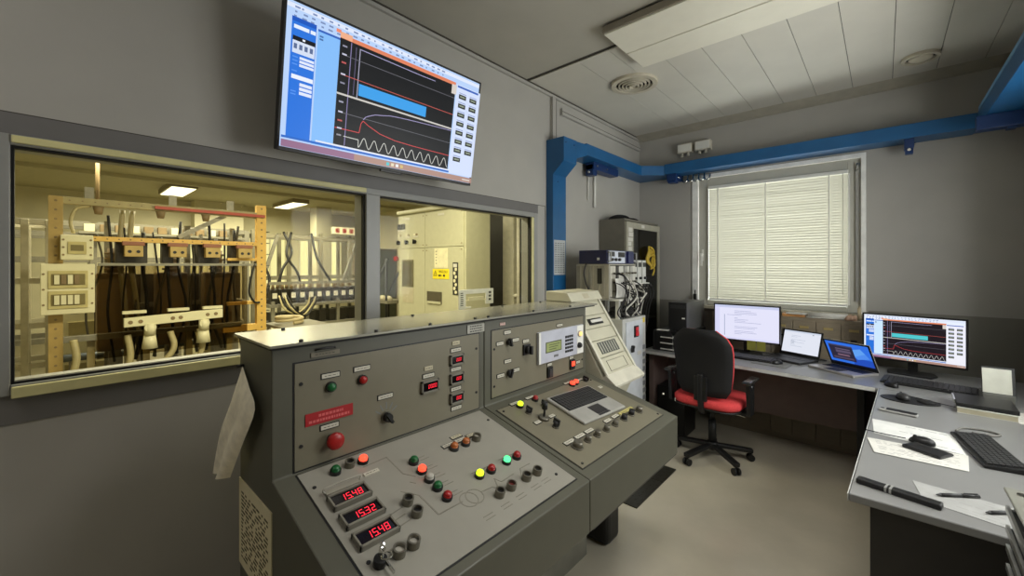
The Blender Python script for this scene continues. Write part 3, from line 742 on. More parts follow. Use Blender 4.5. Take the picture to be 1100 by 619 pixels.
# left sloping panel
disc_btn(cl, frameS(0.579, 0.062, dS), 0.0155, 0.022, GREENP); ring_button(cl, frameS(0.628, 0.055, dS), 0.016, 0.02, BLACK); disc_btn(cl, frameS(0.671, 0.060, dS), 0.0155, 0.022, E_RED)
for y, s, tx in ((0.567, 0.182, '15.48'), (0.566, 0.260, '15.32'), (0.564, 0.338, '15.48')): meter(cl, frameS(y, s, dS), 0.112, 0.054, tx, 0.024, 0.004, deep=0.016)
b = MB(); b.T = frameS(0.567, 0.137, dS); b.box(-0.05, 0.05, -0.007, 0.007, 0, 0.008); b.tube(curve([(-0.052, 0.0, 0.008), (-0.05, 0.006, 0.02), (0.05, 0.006, 0.02), (0.052, 0.0, 0.008)], 4), 0.003); build('meter_label_holder', b, mat('holder_grey', (150, 146, 132), 0.4), cl)
label_plate(cl, frameS(0.668, 0.120, dS), 0.05, 0.014, frame=False)
for y, s, m_ in ((0.805, 0.151, GREENP), (0.802, 0.203, E_RED), (0.80, 0.248, CLEARP), (0.799, 0.292, GREENP), (0.798, 0.342, REDP)): disc_btn(cl, frameS(y, s, dS), 0.0155, 0.022, m_)
for y, s in ((0.691, 0.291), (0.688, 0.342)): ring_button(cl, frameS(y, s, dS), 0.0165, 0.022, BLACK)
for y, s in ((0.623, 0.422), (0.58, 0.423)): ring_button(cl, frameS(y, s, dS), 0.0175, 0.022, CLEARP)
b = MB(); b.T = frameS(0.528, 0.42, dS); b.cyl((0,0,0), (0,0,0.02), 0.016, n=18); base = build('key_switch', b, BLACK, cl)
b = MB(); b.T = frameS(0.528, 0.42, dS); b.box(-0.002, 0.002, -0.009, 0.009, 0.02, 0.045); b.ring((0, 0, 0.052), (1, 0, 0), 0.005, 0.011, 0.003, 14); build('key', b, CHROME, base)
b = MB(); b.T = frameS(0.528, 0.42, dS); b.box(0.006, 0.010, -0.05, -0.012, 0.012, 0.02); b.ring((0.008, -0.012, 0.03), (0, 0.3, 1), 0.012, 0.015, 0.002, 14); build('key_ring', b, CHROME, base)
for y, s, m_ in ((0.968, 0.166, ORANGEP), (1.023, 0.167, ORANGEP)): disc_btn(cl, frameS(y, s, dS), 0.016, 0.024, m_, rim=DARK)
ring_button(cl, frameS(1.078, 0.166, dS), 0.0165, 0.022, CLEARP)
for y, s in ((0.962, 0.138), (1.022, 0.112), (1.022, 0.138), (1.08, 0.135)): label_plate(cl, frameS(y, s, dS), 0.046, 0.014, m=PAPERO if s < .137 else None)
for y, s, m_ in ((0.949, 0.325, E_YEL), (1.001, 0.328, REDP), (1.081, 0.326, E_GRN), (1.134, 0.327, REDP)): disc_btn(cl, frameS(y, s, dS), 0.0155, 0.022, m_)
for y, s, m_ in ((0.944, 0.426, BLACK), (0.999, 0.425, mat('dull_red_cap', (110, 40, 34), 0.4)), (1.077, 0.425, BLACK), (1.132, 0.427, BLACK)): ring_button(cl, frameS(y, s, dS), 0.0165, 0.022, m_)
# sloping panel with its printed mimic diagram
b = MB(); b.T = frameS(0.86, SL/2); b.box(-0.375, 0.375, -0.245, 0.240+0.025, 0, 0.003); b.T = Matrix.Identity(4)
def mline(pts, wd=0.004):
    for a, c in zip(pts[:-1], pts[1:]): b.bar(onS(*a, 0.0033), onS(*c, 0.0033), wd, 0.0006, 1)
mline([(0.66, 0.083), (0.746, 0.078), (0.748, 0.176), (0.775, 0.21)]); mline([(0.737, 0.283), (0.74, 0.377), (0.83, 0.378)], 0.005); mline([(0.70, 0.24), (0.737, 0.283)])
mline([(0.905, 0.38), (0.952, 0.385), (0.962, 0.405), (0.985, 0.36), (0.995, 0.385), (1.06, 0.381)]); mline([(1.076, 0.403), (1.10, 0.375), (1.154, 0.376)])
mline([(0.63, 0.30), (0.672, 0.295)]); mline([(0.63, 0.325), (0.665, 0.32)]); mline([(0.63, 0.35), (0.668, 0.345)])
mline([(0.54, 0.40), (0.60, 0.398)]); mline([(0.745, 0.22), (0.758, 0.235)])
for y, s in ((0.805, 0.151), (0.802, 0.203), (0.80, 0.248), (0.799, 0.292), (0.798, 0.342)):
    for q in range(2): mline([(y+0.026, s-0.012+q*0.014), (y+0.052+q*0.01, s-0.012+q*0.014)], 0.003)
for y0 in (0.855, 0.93, 1.0, 1.075, 1.13):
    for q in range(2): mline([(y0-0.015, 0.462+q*0.013), (y0+0.022, 0.462+q*0.013)], 0.003)
for y, s in ((0.949, 0.3), (1.0, 0.303), (1.08, 0.3), (1.134, 0.303)): mline([(y-0.012, s), (y+0.012, s)], 0.003)
for yc in (0.852, 0.876): b.T = frameS(yc, 0.383, 0.003); b.ring((0,0,0), (0,0,1), 0.0275, 0.031, 0.0006, 28, 1); b.T = Matrix.Identity(4)
build('sloping_panel', b, [PLATEL, LINE], cl)
# right upper panel
for y, z in ((1.424, 1.187), (1.374, 1.141), (1.483, 1.144), (1.559, 1.128), (1.427, 1.051), (1.378, 0.992), (1.486, 0.998)): label_plate(cr, frameV(y, z, dV), 0.044, 0.014)
knob(cr, frameV(1.430, 1.141, dV) @ Matrix.Rotation(0.3, 4, 'Z'), 0.015, 0.02, collar=False); knob(cr, frameV(1.434, 0.994, dV) @ Matrix.Rotation(-0.4, 4, 'Z'), 0.016, 0.02, collar=False)
b = MB(); b.T = frameV(1.562, 1.086, dV); b.box(-0.026, 0.026, -0.026, 0.026, 0, 0.01); base = build('selector_plate', b, BLACK, cr, bevel=0.002)
b = MB(); b.T = frameV(1.562, 1.086, dV); b.cyl((0,0,0.01), (0,0,0.03), 0.02, 0.018, n=20); b.box(-0.006, 0.006, -0.02, 0.02, 0.03, 0.042); build('selector_knob', b, BLACK, base)
b = MB(); b.T = frameV(1.857, 1.076, dV); b.box(-0.21, 0.21, -0.082, 0.082, 0, 0.012); base = build('relay_faceplate', b, mat('relay_blue_grey', (184, 186, 196), 0.35), cr, bevel=0.002)
b = MB(); b.T = frameV(1.857, 1.076, dV); b.box(-0.21, -0.195, -0.08, 0.08, 0.012, 0.016); b.box(0.145, 0.207, -0.08, 0.08, 0.012, 0.014); build('relay_edge_strip', b, WHITEP, base)
b = MB(); b.T = frameV(1.777, 1.072, dV); b.box(-0.07, 0.07, -0.028, 0.028, 0.012, 0.014, 1); b.box(-0.064, 0.064, -0.023, 0.023, 0.014, 0.0145, 0)
for q in range(3): b.box(-0.045, 0.02+0.015*q, -0.014+q*0.012, -0.010+q*0.012, 0.0145, 0.0148, 1)
build('relay_lcd', b, [mat('lcd_olive', (150, 160, 104), 0.3), mat('lcd_frame', (84, 90, 62), 0.4)], base)
b = MB(); b.T = frameV(1.925, 1.070, dV)
for r in range(5):
    for c_ in range(4): b.box(-0.042+c_*0.02, -0.028+c_*0.02, 0.03-r*0.02, 0.043-r*0.02, 0.012, 0.016)
build('relay_keypad', b, DARK, base, bevel=0.001)
b = MB(); b.T = frameV(1.80, 1.018, dV)
for q in range(4): b.box(-0.02+q*0.01, -0.013+q*0.01, -0.005, 0.007, 0.012, 0.0123)
build('relay_nameplate', b, PRINT, base)
disc_btn(cr, frameV(2.022, 1.110, 0.017), 0.016, 0.016, E_AMB, rim=SILVER); disc_btn(cr, frameV(2.018, 1.044, 0.017), 0.015, 0.018, BLACK)
label_plate(cr, frameV(1.845, 1.176, dV), 0.05, 0.012)
for y, z, lit in ((1.752, 0.937, False), (1.962, 0.941, True)):
    b = MB(); b.T = frameV(y, z, dV); b.box(-0.022, 0.022, -0.028, 0.028, 0, 0.012); base = build('rocker_switch', b, BLACK, cr, bevel=0.002)
    b = MB(); b.T = frameV(y, z, dV); b.box(-0.015, 0.015, -0.020, 0.020, 0.012, 0.017) if not lit else b.box(-0.013, 0.013, -0.006, 0.018, 0.012, 0.017)
    build('rocker', b, E_RED if lit else DARK, base, bevel=0.001)
for y, z in ((1.752, 0.977), (1.958, 0.980), (2.026, 0.943)): label_plate(cr, frameV(y, z, dV), 0.036, 0.013)
# right sloping panel
for y, s in ((1.422, 0.041), (1.534, 0.040)): label_plate(cr, frameS(y, s+0.012, dS), 0.056, 0.014)
disc_btn(cr, frameS(1.424, 0.084, dS), 0.0165, 0.024, E_YEL); disc_btn(cr, frameS(1.539, 0.08, dS), 0.015, 0.022, REDP)
knob(cr, frameS(1.536, 0.136, dS), 0.012, 0.02, m=DARK); knob(cr, frameS(1.422, 0.139, dS), 0.013, 0.022, m=DARK); knob(cr, frameS(1.441, 0.279, dS), 0.013, 0.028, m=DARK)
b = MB(); b.T = frameS(1.446, 0.208, dS); b.cyl((0,0,0), (0,0,0.012), 0.026, 0.022, n=20); base = build('joystick_base', b, RINGM, cr)
b = MB(); b.T = frameS(1.446, 0.208, dS); b.cyl((0,0,0.012), (0,0.006,0.05), 0.005, n=10); b.cyl((0,0.006,0.045), (0,0.008,0.075), 0.013, 0.011, n=14); build('joystick', b, BLACK, base)
for y in (1.395, 1.497): label_plate(cr, frameS(y, 0.215, dS), 0.036, 0.016)
disc_btn(cr, frameS(1.862, 0.076, dS), 0.017, 0.022, E_RED); disc_btn(cr, frameS(1.90, 0.074, dS), 0.015, 0.022, E_RED); knob(cr, frameS(1.985, 0.082, dS), 0.014, 0.02, collar=False)
label_plate(cr, frameS(1.855, 0.047, dS), 0.05, 0.012); label_plate(cr, frameS(1.965, 0.056, dS), 0.05, 0.012)
for k, (y, s, r, m_) in enumerate(((1.404, 0.417, 0.021, None), (1.481, 0.418, 0.014, 1), (1.554, 0.419, 0.014, 1), (1.632, 0.42, 0.014, 1), (1.712, 0.42, 0.014, 1), (1.802, 0.417, 0.015, 2), (1.882, 0.415, 0.015, 2), (1.955, 0.421, 0.017, 1))):
    knob(cr, frameS(y, s, dS), r, 0.026, m=BLACK if m_ == 2 else RINGM, pointer=False)
for y, s, wd in ((1.40, 0.38, 0.06), (1.478, 0.38, 0.06), (1.552, 0.38, 0.056), (1.712, 0.381, 0.05), (1.786, 0.38, 0.05)): label_plate(cr, frameS(y, s, dS), wd, 0.017)
label_plate(cr, frameS(1.89, 0.383, dS), 0.13, 0.017, frame=False, m=mat('tape_yellowish', (188, 178, 110), 0.6))
label_plate(cr, frameS(2.0, 0.17, dS), 0.03, 0.016, frame=False)
b = MB(); b.box(XN, XN+0.001, YM+0.02, YE-0.02, 0.548, 0.552); build('apron_seam', b, SEAM, cr)
# keyboard lying on the right slope
kb = thing('laptop_keyboard', 'silver compact keyboard with touchpad lying on the right console slope', 'keyboard', onS(1.75, 0.238, 0.0035))
FK = frameS(1.750, 0.238, 0.0032) @ Matrix.Rotation(math.radians(-4), 4, 'Z')
b = MB(); b.T = FK; b.box(-0.172, 0.172, -0.118, 0.118, 0, 0.014); build('base', b, mat('keyboard_silver', (176, 174, 166), 0.35, 0.3), kb, bevel=0.006)
def key_grid(b, x0, x1, y0, y1, nx, ny, z0, z1, gap=0.12):
    for r in range(ny):
        for c_ in range(nx):
            if r == 0 and nx*0.28 < c_ < nx*0.62: continue
            dx, dy = (x1-x0)/nx, (y1-y0)/ny
            b.box(x0+dx*(c_+gap/2), x0+dx*(c_+1-gap/2), y0+dy*(r+gap/2), y0+dy*(r+1-gap/2), z0, z1)
    dx, dy = (x1-x0)/nx, (y1-y0)/ny
    b.box(x0+dx*(int(nx*0.28)+1.06), x0+dx*(math.ceil(nx*0.62)-0.06), y0+dy*0.06, y0+dy*0.94, z0, z1)
b = MB(); b.T = FK; b.box(-0.158, 0.158, -0.018, 0.108, 0.014, 0.0145); build('key_bed', b, BLACKM, kb)
b = MB(); b.T = FK; key_grid(b, -0.155, 0.155, -0.016, 0.106, 15, 6, 0.0145, 0.0185); build('keys', b, DARK, kb)
b = MB(); b.T = FK; b.box(-0.045, 0.045, -0.098, -0.034, 0.014, 0.0148); b.box(-0.045, 0.045, -0.112, -0.100, 0.014, 0.0156); build('touchpad', b, mat('touchpad_dark', (50, 48, 48), 0.3), kb, bevel=0.002)
# things hung on the left flank of the console
bg = thing('cloth_bag', 'pale limp cloth bag hanging on the left flank of the console below its top', 'cloth', (0.50, 0.40, 0.77))
b = MB()
N, M_ = 10, 14
def lerp_(pts, t):
    k = min(int(t*(len(pts)-1)), len(pts)-2); f = t*(len(pts)-1)-k
    return Vector(pts[k]).lerp(Vector(pts[k+1]), f)
Lc = curve([(0.505, 0.414, 1.165), (0.445, 0.405, 1.045), (0.37, 0.395, 0.93), (0.32, 0.385, 0.765)], 5)
Rc = curve([(0.515, 0.414, 1.165), (0.615, 0.408, 1.12), (0.705, 0.400, 1.075), (0.62, 0.392, 0.96), (0.48, 0.385, 0.80)], 5)
for layer in (0, 1):
    vs = []
    for j in range(M_+1):
        t = j/M_; a, c = lerp_(Lc, t), lerp_(Rc, t)
        for i in range(N+1):
            s_ = i/N; p = a.lerp(c, s_); p.y -= 0.014*math.sin(s_*PI*2.4+t*2)*t+0.022*layer*math.sin(s_*PI)*min(1, t*3)
            p.y = min(p.y, 0.414)
            vs.append(p)
    b.add(vs, [(j*(N+1)+i, j*(N+1)+i+1, (j+1)*(N+1)+i+1, (j+1)*(N+1)+i) for j in range(M_) for i in range(N)], 0, True)
build('cloth', b, mat('cloth_offwhite', (236, 228, 206), 0.9, var=0.12, scale=30, bump=0.2), bg)
b = MB(); b.cyl((0.50, 0.42, 1.168), (0.50, 0.400, 1.168), 0.005, n=10); build('hook', b, BLACK, bg)
b = MB(); b.box(0.462, 0.772, 0.4165, 0.4195, 0.50, 0.785)
rng = random.Random(9)
for r in range(18):
    z = 0.745-r*0.0125; x = 0.49
    while x < 0.74:
        l = rng.uniform(0.01, 0.04); b.box(x, min(x+l, 0.745), 0.4160, 0.4165, z-0.003, z+0.003, 1); x += l+rng.uniform(0.005, 0.03)
tag(build('diagram_sheet', b, [mat('sheet_yellowed', (214, 204, 170), 0.7, var=0.06), mat('diagram_ink', (84, 76, 50), 0.7)]), 'yellowed wiring diagram sheet fixed low on the left flank of the console', 'paper')

# ------------------------------------------------------------------ beige sloping unit beside the console
o = thing('sloping_rack_unit', 'beige sloping-front equipment unit standing past the right end of the console', 'equipment unit', (0.65, 2.35, 0))
RY0, RY1 = 2.16, 2.533
def rx(z): return 0.884-(z-0.852)/1.55
b = MB(); b.prism([(0.44, 0), (0.80, 0), (0.80, 0.62), (rx(0.84)-0.012, 0.80), (rx(1.272)-0.012, 1.272), (0.44, 1.272)], 'y', RY0, RY1); build('body', b, BEIGE, o, bevel=0.003)
RUs = Vector((rx(0.84)-rx(1.272), 0, 0.84-1.272)); RL = RUs.length; RUs.normalize(); RN = Vector((0.432, 0, RUs.x*RL)); RN = Vector((-RUs.z, 0, RUs.x)).normalized()
def frameR(y, s, d=0.0):
    p = Vector((rx(1.272)-0.012, y, 1.272))+RUs*s+RN*d
    return Matrix(((0, -RUs.x, RN.x, p.x), (1, 0, 0, p.y), (0, -RUs.z, RN.z, p.z), (0, 0, 0, 1)))
b = MB(); b.T = frameR((RY0+RY1)/2, RL/2); hw = (RY1-RY0)/2
b.box(-hw, -hw+0.022, -RL/2, RL/2, 0, 0.016); build('edge_rail', b, mat('rail_pale', (206, 202, 184), 0.4), o, bevel=0.003)
b = MB(); b.T = frameR((RY0+RY1)/2, RL/2); b.box(hw-0.022, hw, -RL/2, RL/2, 0, 0.016); build('edge_rail', b, mat('rail_pale', (206, 202, 184), 0.4), o, bevel=0.003)
for s0, s1 in ((0.005, 0.115), (0.118, 0.205), (0.208, 0.285), (0.288, 0.395), (0.398, RL-0.005)):
    b = MB(); b.T = frameR((RY0+RY1)/2, (s0+s1)/2); h_ = (s1-s0)/2; b.box(-hw+0.024, hw-0.024, -h_+0.001, h_-0.001, 0, 0.006); pn = build('module_panel', b, BEIGE, o, bevel=0.001)
    if s0 == 0.288:
        b = MB(); b.T = frameR((RY0+RY1)/2, (s0+s1)/2); b.box(-0.11, 0.11, -0.035, 0.040, 0.006, 0.010); build('meter_glass', b, mat('meter_glass_grey', (84, 86, 82), 0.2), pn)
        b = MB(); b.T = frameR((RY0+RY1)/2, (s0+s1)/2)
        for q in range(7): b.box(-0.10+q*0.03, -0.094+q*0.03, -0.030, 0.035, 0.010, 0.011)
        build('meter_scale', b, LBL, pn)
    if s0 == 0.118:
        b = MB(); b.T = frameR((RY0+RY1)/2, (s0+s1)/2); b.box(-0.085, 0.085, -0.022, 0.022, 0.006, 0.012); build('slot_frame', b, BLACK, pn, bevel=0.003)
        b = MB(); b.T = frameR((RY0+RY1)/2, (s0+s1)/2); b.box(-0.068, 0.068, -0.010, 0.010, 0.012, 0.022); build('slot_handle', b, PAPER, pn, bevel=0.003)
    if s0 == 0.398:
        b = MB(); b.T = frameR((RY0+RY1)/2, (s0+s1)/2); 
        for (x0, x1, y0, y1) in ((-0.11, 0.11, 0.03, 0.034), (-0.11, 0.11, -0.034, -0.03), (-0.11, -0.106, -0.034, 0.034), (0.106, 0.11, -0.034, 0.034)): b.box(x0, x1, y0, y1, 0.006, 0.009)
        build('embossed_border', b, mat('border_grey', (150, 146, 128), 0.5), pn)
    if s0 == 0.005:
        b = MB(); b.T = frameR(RY0+0.10, (s0+s1)/2); b.box(-0.04, 0.04, -0.02, 0.03, 0.006, 0.012); build('label_card', b, PAPER, pn)
b = MB(); b.prism([(rx(0.86), 0.858), (0.945, 0.808), (0.94, 0.79), (rx(0.86)-0.05, 0.82)], 'y', RY0-0.004, RY1+0.004); build('lip', b, mat('rail_pale', (206, 202, 184), 0.4), o, bevel=0.002)
b = MB(); b.prism([(0.44, 1.273), (0.640, 1.273), (0.605, 1.328), (0.44, 1.335)], 'y', RY0-0.004, RY1+0.004); tc_ = build('top_cap', b, BEIGE, o, bevel=0.003)
b = MB(); b.add([(0.612+0.0015, 2.31, 1.318), (0.632+0.0015, 2.31, 1.288), (0.632+0.0015, 2.38, 1.288), (0.612+0.0015, 2.38, 1.318)], [(0,1,2,3)]); build('badge', b, PAPERO, tc_)

# ------------------------------------------------------------------ instrument stack by the left wall
o = thing('metal_cabinet', 'tall grey metal cabinet with a glass door in the far left corner', 'cabinet', (0.15, 3.97, 0))
b = MB(); b.box(0.005, 0.275, 3.585, 3.605, 0, 1.95); b.box(0.005, 0.275, 4.34, 4.36, 0, 1.95); b.box(0.005, 0.275, 3.605, 4.34, 1.93, 1.95); b.box(0.005, 0.275, 3.605, 4.34, 0, 0.05); b.box(0.005, 0.02, 3.605, 4.34, 0.05, 1.93); build('carcass', b, mat('cabinet_grey_brown', (112, 108, 96), 0.45), o, bevel=0.003)
b = MB()
for (y0, y1, z0, z1) in ((3.587, 3.73, 0.03, 1.92), (4.30, 4.358, 0.03, 1.92), (3.73, 4.30, 1.86, 1.92), (3.73, 4.30, 0.03, 0.09)): b.box(0.276, 0.296, y0, y1, z0, z1)
d_ = build('door', b, mat('cabinet_door_grey', (158, 154, 138), 0.4), o, bevel=0.002)
b = MB(); b.box(0.283, 0.288, 3.73, 4.30, 0.09, 1.86); build('door_pane', b, GLASSC, d_)
b = MB(); b.box(0.296, 0.312, 3.64, 3.66, 0.98, 1.10); build('door_handle', b, CHROME, d_, bevel=0.003)
b = MB()
rng = random.Random(21)
for q in range(16): b.box(0.296, 0.2975, 3.61+rng.uniform(0, .02), 3.70+rng.uniform(-.02, .02), 1.15+q*0.045, 1.182+q*0.045+rng.uniform(0, .01))
build('label_strip', b, PAPER, d_)
b = MB(); b.box(0.297, 0.299, 3.90, 3.97, 1.875, 1.905); build('name_plate', b, PAPER, d_)
for z in (0.5, 0.95, 1.4):
    b = MB(); b.box(0.02, 0.26, 3.606, 4.339, z, z+0.015); build('shelf', b, BEIGE, o)
tag(build('equipment_box', MB().box(0.05, 0.2, 3.7, 3.95, 0.966, 1.2), DARK, bevel=0.005), 'dark equipment box on a shelf inside the glass-door cabinet', 'box')
tag(build('equipment_box', MB().box(0.05, 0.22, 4.0, 4.28, 1.416, 1.56), BEIGE, bevel=0.005), 'beige equipment box on the upper shelf inside the glass-door cabinet', 'box')
b = MB()
rng = random.Random(4)
b.dome((0.14, 3.74, 1.951), (0,0,1), 0.11, 0.055, 20, 5); b.dome((0.16, 3.90, 1.951), (0,0,1), 0.10, 0.035, 20, 5)
tag(build('soft_bag', b, BLACKM), 'black soft bag lying on top of the tall grey cabinet', 'bag')
b = MB()
for q in range(4):
    cy, cz, r = 4.05+q*0.012, 1.60-q*0.02, 0.075-q*0.006
    b.tube([(0.322+0.012*math.sin(a*3+q), cy+r*math.cos(a), cz+1.25*r*math.sin(a)) for a in [2*PI*i/22 for i in range(23)]], 0.009)
b.tube(curve([(0.322, 4.10, 1.52), (0.33, 4.13, 1.46), (0.325, 4.10, 1.40)], 5), 0.009)
b.cyl((0.30, 4.05, 1.685), (0.34, 4.05, 1.685), 0.008)
tag(build('cable_coil', b, mat('yellow_cable', (196, 166, 50), 0.45)), 'yellow cable coil hanging on the glass cabinet door', 'cable')

o = thing('switch_cabinet', 'pale floor cabinet with a red rocker switch under the instrument rack', 'cabinet', (0.38, 3.12, 0))
b = MB(); b.box(0.15, 0.60, 2.91, 3.32, 0.04, 1.085); build('body', b, mat('cabinet_pale', (186, 186, 180), 0.4), o, bevel=0.004)
b = MB(); b.box(0.60, 0.608, 2.955, 3.25, 0.10, 1.06); dr = build('front_panel', b, mat('panel_blue_white', (198, 202, 206), 0.35), o, bevel=0.002)
b = MB(); b.box(0.608, 0.618, 3.085, 3.155, 0.93, 1.02); sw_ = build('switch_plate', b, BLACK, dr, bevel=0.002)
b = MB(); b.box(0.618, 0.626, 3.095, 3.145, 0.94, 0.975); b.box(0.618, 0.624, 3.095, 3.145, 0.978, 1.01); build('switch', b, mat('red_switch', (214, 42, 48), 0.3), sw_, bevel=0.002)
b = MB(); b.cyl((0.608, 3.05, 0.86), (0.63, 3.05, 0.86), 0.012); b.box(0.618, 0.626, 3.02, 3.06, 0.82, 0.86); build('latch', b, BLACK, dr)
b = MB(); b.box(0.608, 0.610, 3.15, 3.22, 0.78, 0.81); build('name_plate', b, PAPER, dr)
b = MB()
for q in range(12): b.box(0.60, 0.606, 3.262, 3.31, 0.15+q*0.06, 0.185+q*0.06)
build('vent_strip', b, mat('vent_strip_grey', (140, 142, 144), 0.4, 0.4), o)
b = MB(); b.box(0.6005, 0.602, 3.26, 3.30, 1.03, 1.07); build('yellow_sticker', b, mat('sticker_yellow', (220, 196, 50), 0.5), o)
b = MB(); b.box(0.17, 0.58, 2.93, 3.30, 0, 0.04); build('plinth', b, BLACK, o)

o = thing('instrument_rack', 'open rack of grey plug-in modules and dangling cables standing on the switch cabinet', 'rack', (0.35, 3.1, 1.085))
b = MB(); b.box(0.20, 0.50, 2.88, 2.89, 1.24, 1.515); b.box(0.20, 0.50, 3.33, 3.34, 1.24, 1.515); b.box(0.20, 0.50, 2.89, 3.33, 1.24, 1.25); b.box(0.20, 0.50, 2.89, 3.33, 1.505, 1.515); b.box(0.20, 0.21, 2.89, 3.33, 1.25, 1.505); build('chassis', b, mat('rack_pale_aluminium', (176, 172, 160), 0.4, 0.3), o, bevel=0.002)
b = MB(); b.box(0.22, 0.58, 2.90, 3.32, 1.225, 1.238); build('shelf', b, WHITEP, o, bevel=0.002)
for y in (2.93, 3.28):
    for x in (0.24, 0.528): b = MB(); b.box(x, x+0.028, y, y+0.03, 1.0855, 1.225); build('leg', b, WHITEP, o)
mods = [(2.895, 2.985, (192, 188, 174)), (2.99, 3.03, (60, 58, 56)), (3.035, 3.115, (200, 198, 188)), (3.12, 3.17, (150, 148, 140)), (3.175, 3.225, (196, 194, 184)), (3.23, 3.275, (170, 168, 160)), (3.28, 3.326, (196, 194, 184))]
for i, (y0, y1, c_) in enumerate(mods):
    b = MB(); b.box(0.40, 0.503+0.004*(i % 2), y0, y1, 1.255, 1.50); m_ = build('module', b, mat('module_%d' % c_[0], c_, 0.45), o, bevel=0.002)
    b = MB(); 
    for q in range(3): b.cyl((0.508, (y0+y1)/2, 1.30+q*0.07), (0.526, (y0+y1)/2, 1.30+q*0.07), 0.008)
    build('connector', b, RINGM, m_)
b = MB()
for q in range(5): b.box(0.205+q*0.055, 0.24+q*0.055, 2.876, 2.88, 1.26, 1.50)
b.box(0.40, 0.44, 2.874, 2.88, 1.36, 1.48, 1)
build('side_connector_strip', b, [mat('strip_grey', (150, 146, 132), 0.5), BLACK], o)
for k in range(14):
    rng = random.Random(40+k); y = rng.uniform(2.9, 3.33); z = rng.choice((1.30, 1.37, 1.44)); b = MB()
    p = [(0.52, y, z), (0.56+rng.uniform(0, .04), y+rng.uniform(-.03, .05), z-0.03), (0.58+rng.uniform(0, .03), y+rng.uniform(-.1, .12), 1.26), (0.585, y+rng.uniform(-.15, .15), 1.15), (0.57, y+rng.uniform(-.1, .1), 1.092)]
    p = [(a, min(3.42, max(2.86, c)), d) for a, c, d in p]
    b.tube(curve(p, 5), rng.uniform(0.0035, 0.006)); build('cable', b, CABLE if k % 4 else CABLEW, o)
b = MB(); b.tube(curve([(0.30, 2.87, 1.52), (0.30, 2.84, 1.44), (0.31, 2.86, 1.35), (0.35, 2.868, 1.27)], 6), 0.006); build('cable', b, CABLE, o)
o = thing('bench_instrument', 'dark blue rack instrument with white front panel on top of the module rack', 'instrument', (0.36, 3.1, 1.516))
b = MB(); b.box(0.23, 0.485, 2.875, 3.335, 1.516, 1.625); build('case', b, mat('navy_case', (22, 28, 70), 0.4), o, bevel=0.004)
b = MB(); b.box(0.485, 0.495, 2.89, 3.16, 1.522, 1.618); b.box(0.485, 0.495, 3.22, 3.32, 1.522, 1.618, 1); fp = build('front_panel', b, [mat('panel_pale_blue', (196, 202, 214), 0.35), mat('panel_navy', (40, 46, 90), 0.4)], o, bevel=0.002)
b = MB()
for q in range(3): b.cyl((0.495, 2.93+q*0.06, 1.55), (0.512, 2.93+q*0.06, 1.55), 0.012)
build('knob', b, DARK, fp)
b = MB(); b.box(0.495, 0.497, 3.04, 3.15, 1.57, 1.61); b.box(0.495, 0.497, 2.9, 2.98, 1.575, 1.612); build('readout', b, DARK, fp)
for y in (2.885, 3.325):
    b = MB(); b.tube([(0.485, y, 1.535), (0.515, y, 1.535), (0.515, y, 1.608), (0.485, y, 1.608)], 0.006); build('handle', b, SILVER, o)
b = MB(); b.box(0.40, 0.42, 2.870, 2.875, 1.545, 1.565); build('side_label', b, PAPER, o)
b = MB()
rng = random.Random(8)
vs = []
for i in range(5):
    for j in range(6): vs.append((0.532+0.01*math.sin(i+j*.7)+0.012*j/5, 2.915+0.16*i/4, 1.40-0.15*j/5))
b.add(vs, [(i*6+j, i*6+j+1, i*6+7+j, i*6+6+j) for i in range(4) for j in range(5)], 0, True)
b.cyl((0.515, 2.99, 1.395), (0.54, 2.99, 1.395), 0.008)
tag(build('paper_sheet', b, PAPER), 'white paper sheet hanging on the front of the module rack', 'paper')
o = thing('power_strip', 'white power strip with plugs hooked at the right of the module rack', 'power strip', (0.42, 3.45, 1.27))
b = MB(); b.box(0.42, 0.46, 3.36, 3.72, 1.30, 1.345); build('body', b, WHITEP, o, bevel=0.004)
for q in range(5):
    b = MB(); b.cyl((0.46, 3.40+q*0.065, 1.322), (0.50, 3.40+q*0.065, 1.322), 0.016); b.tube(curve([(0.50, 3.40+q*0.065, 1.322), (0.53, 3.40+q*0.06, 1.25), (0.50, 3.40+q*0.055, 1.12), (0.47, 3.42+q*0.05, 0.9)], 4), 0.005); build('plug', b, CABLE if q != 1 else CABLEW, o)
b = MB(); b.box(0.40, 0.425, 3.341, 3.75, 1.29, 1.30); b.box(0.28, 0.425, 3.341, 3.36, 1.27, 1.30); build('bracket', b, STEEL, o)
for k in range(3):
    q = thing('line_module', ('left', 'middle', 'right')[k]+' one of three upright white line modules right of the instrument rack', 'module', (0.40, 3.42+k*0.09, 1.345), group='upright white modules')
    b = MB(); b.box(0.36, 0.455, 3.39+k*0.095, 3.465+k*0.095, 1.346, 1.55); build('body', b, mat('module_white', (206, 206, 200), 0.4), q, bevel=0.004)
    b = MB(); b.box(0.455, 0.46, 3.40+k*0.095, 3.455+k*0.095, 1.49, 1.53); build('label', b, DARK, q)
    b = MB(); b.cyl((0.455, 3.427+k*0.095, 1.39), (0.475, 3.427+k*0.095, 1.39), 0.012); build('terminal', b, BLACK, q)
b = MB()
for k in range(13):
    rng = random.Random(70+k); a0 = rng.uniform(0, 6)
    b.tube(curve([(0.50+0.10*math.cos(a0+i*1.1)*rng.uniform(.5, 1), 3.10+0.17*math.sin(a0+i*1.1)*rng.uniform(.5, 1), 1.094+0.005*k+0.005*(i % 2)) for i in range(6)], 5), 0.0055)
tag(build('cable_tangle', b, CABLE), 'tangle of black cables lying on the switch cabinet top', 'cable', kind='stuff')

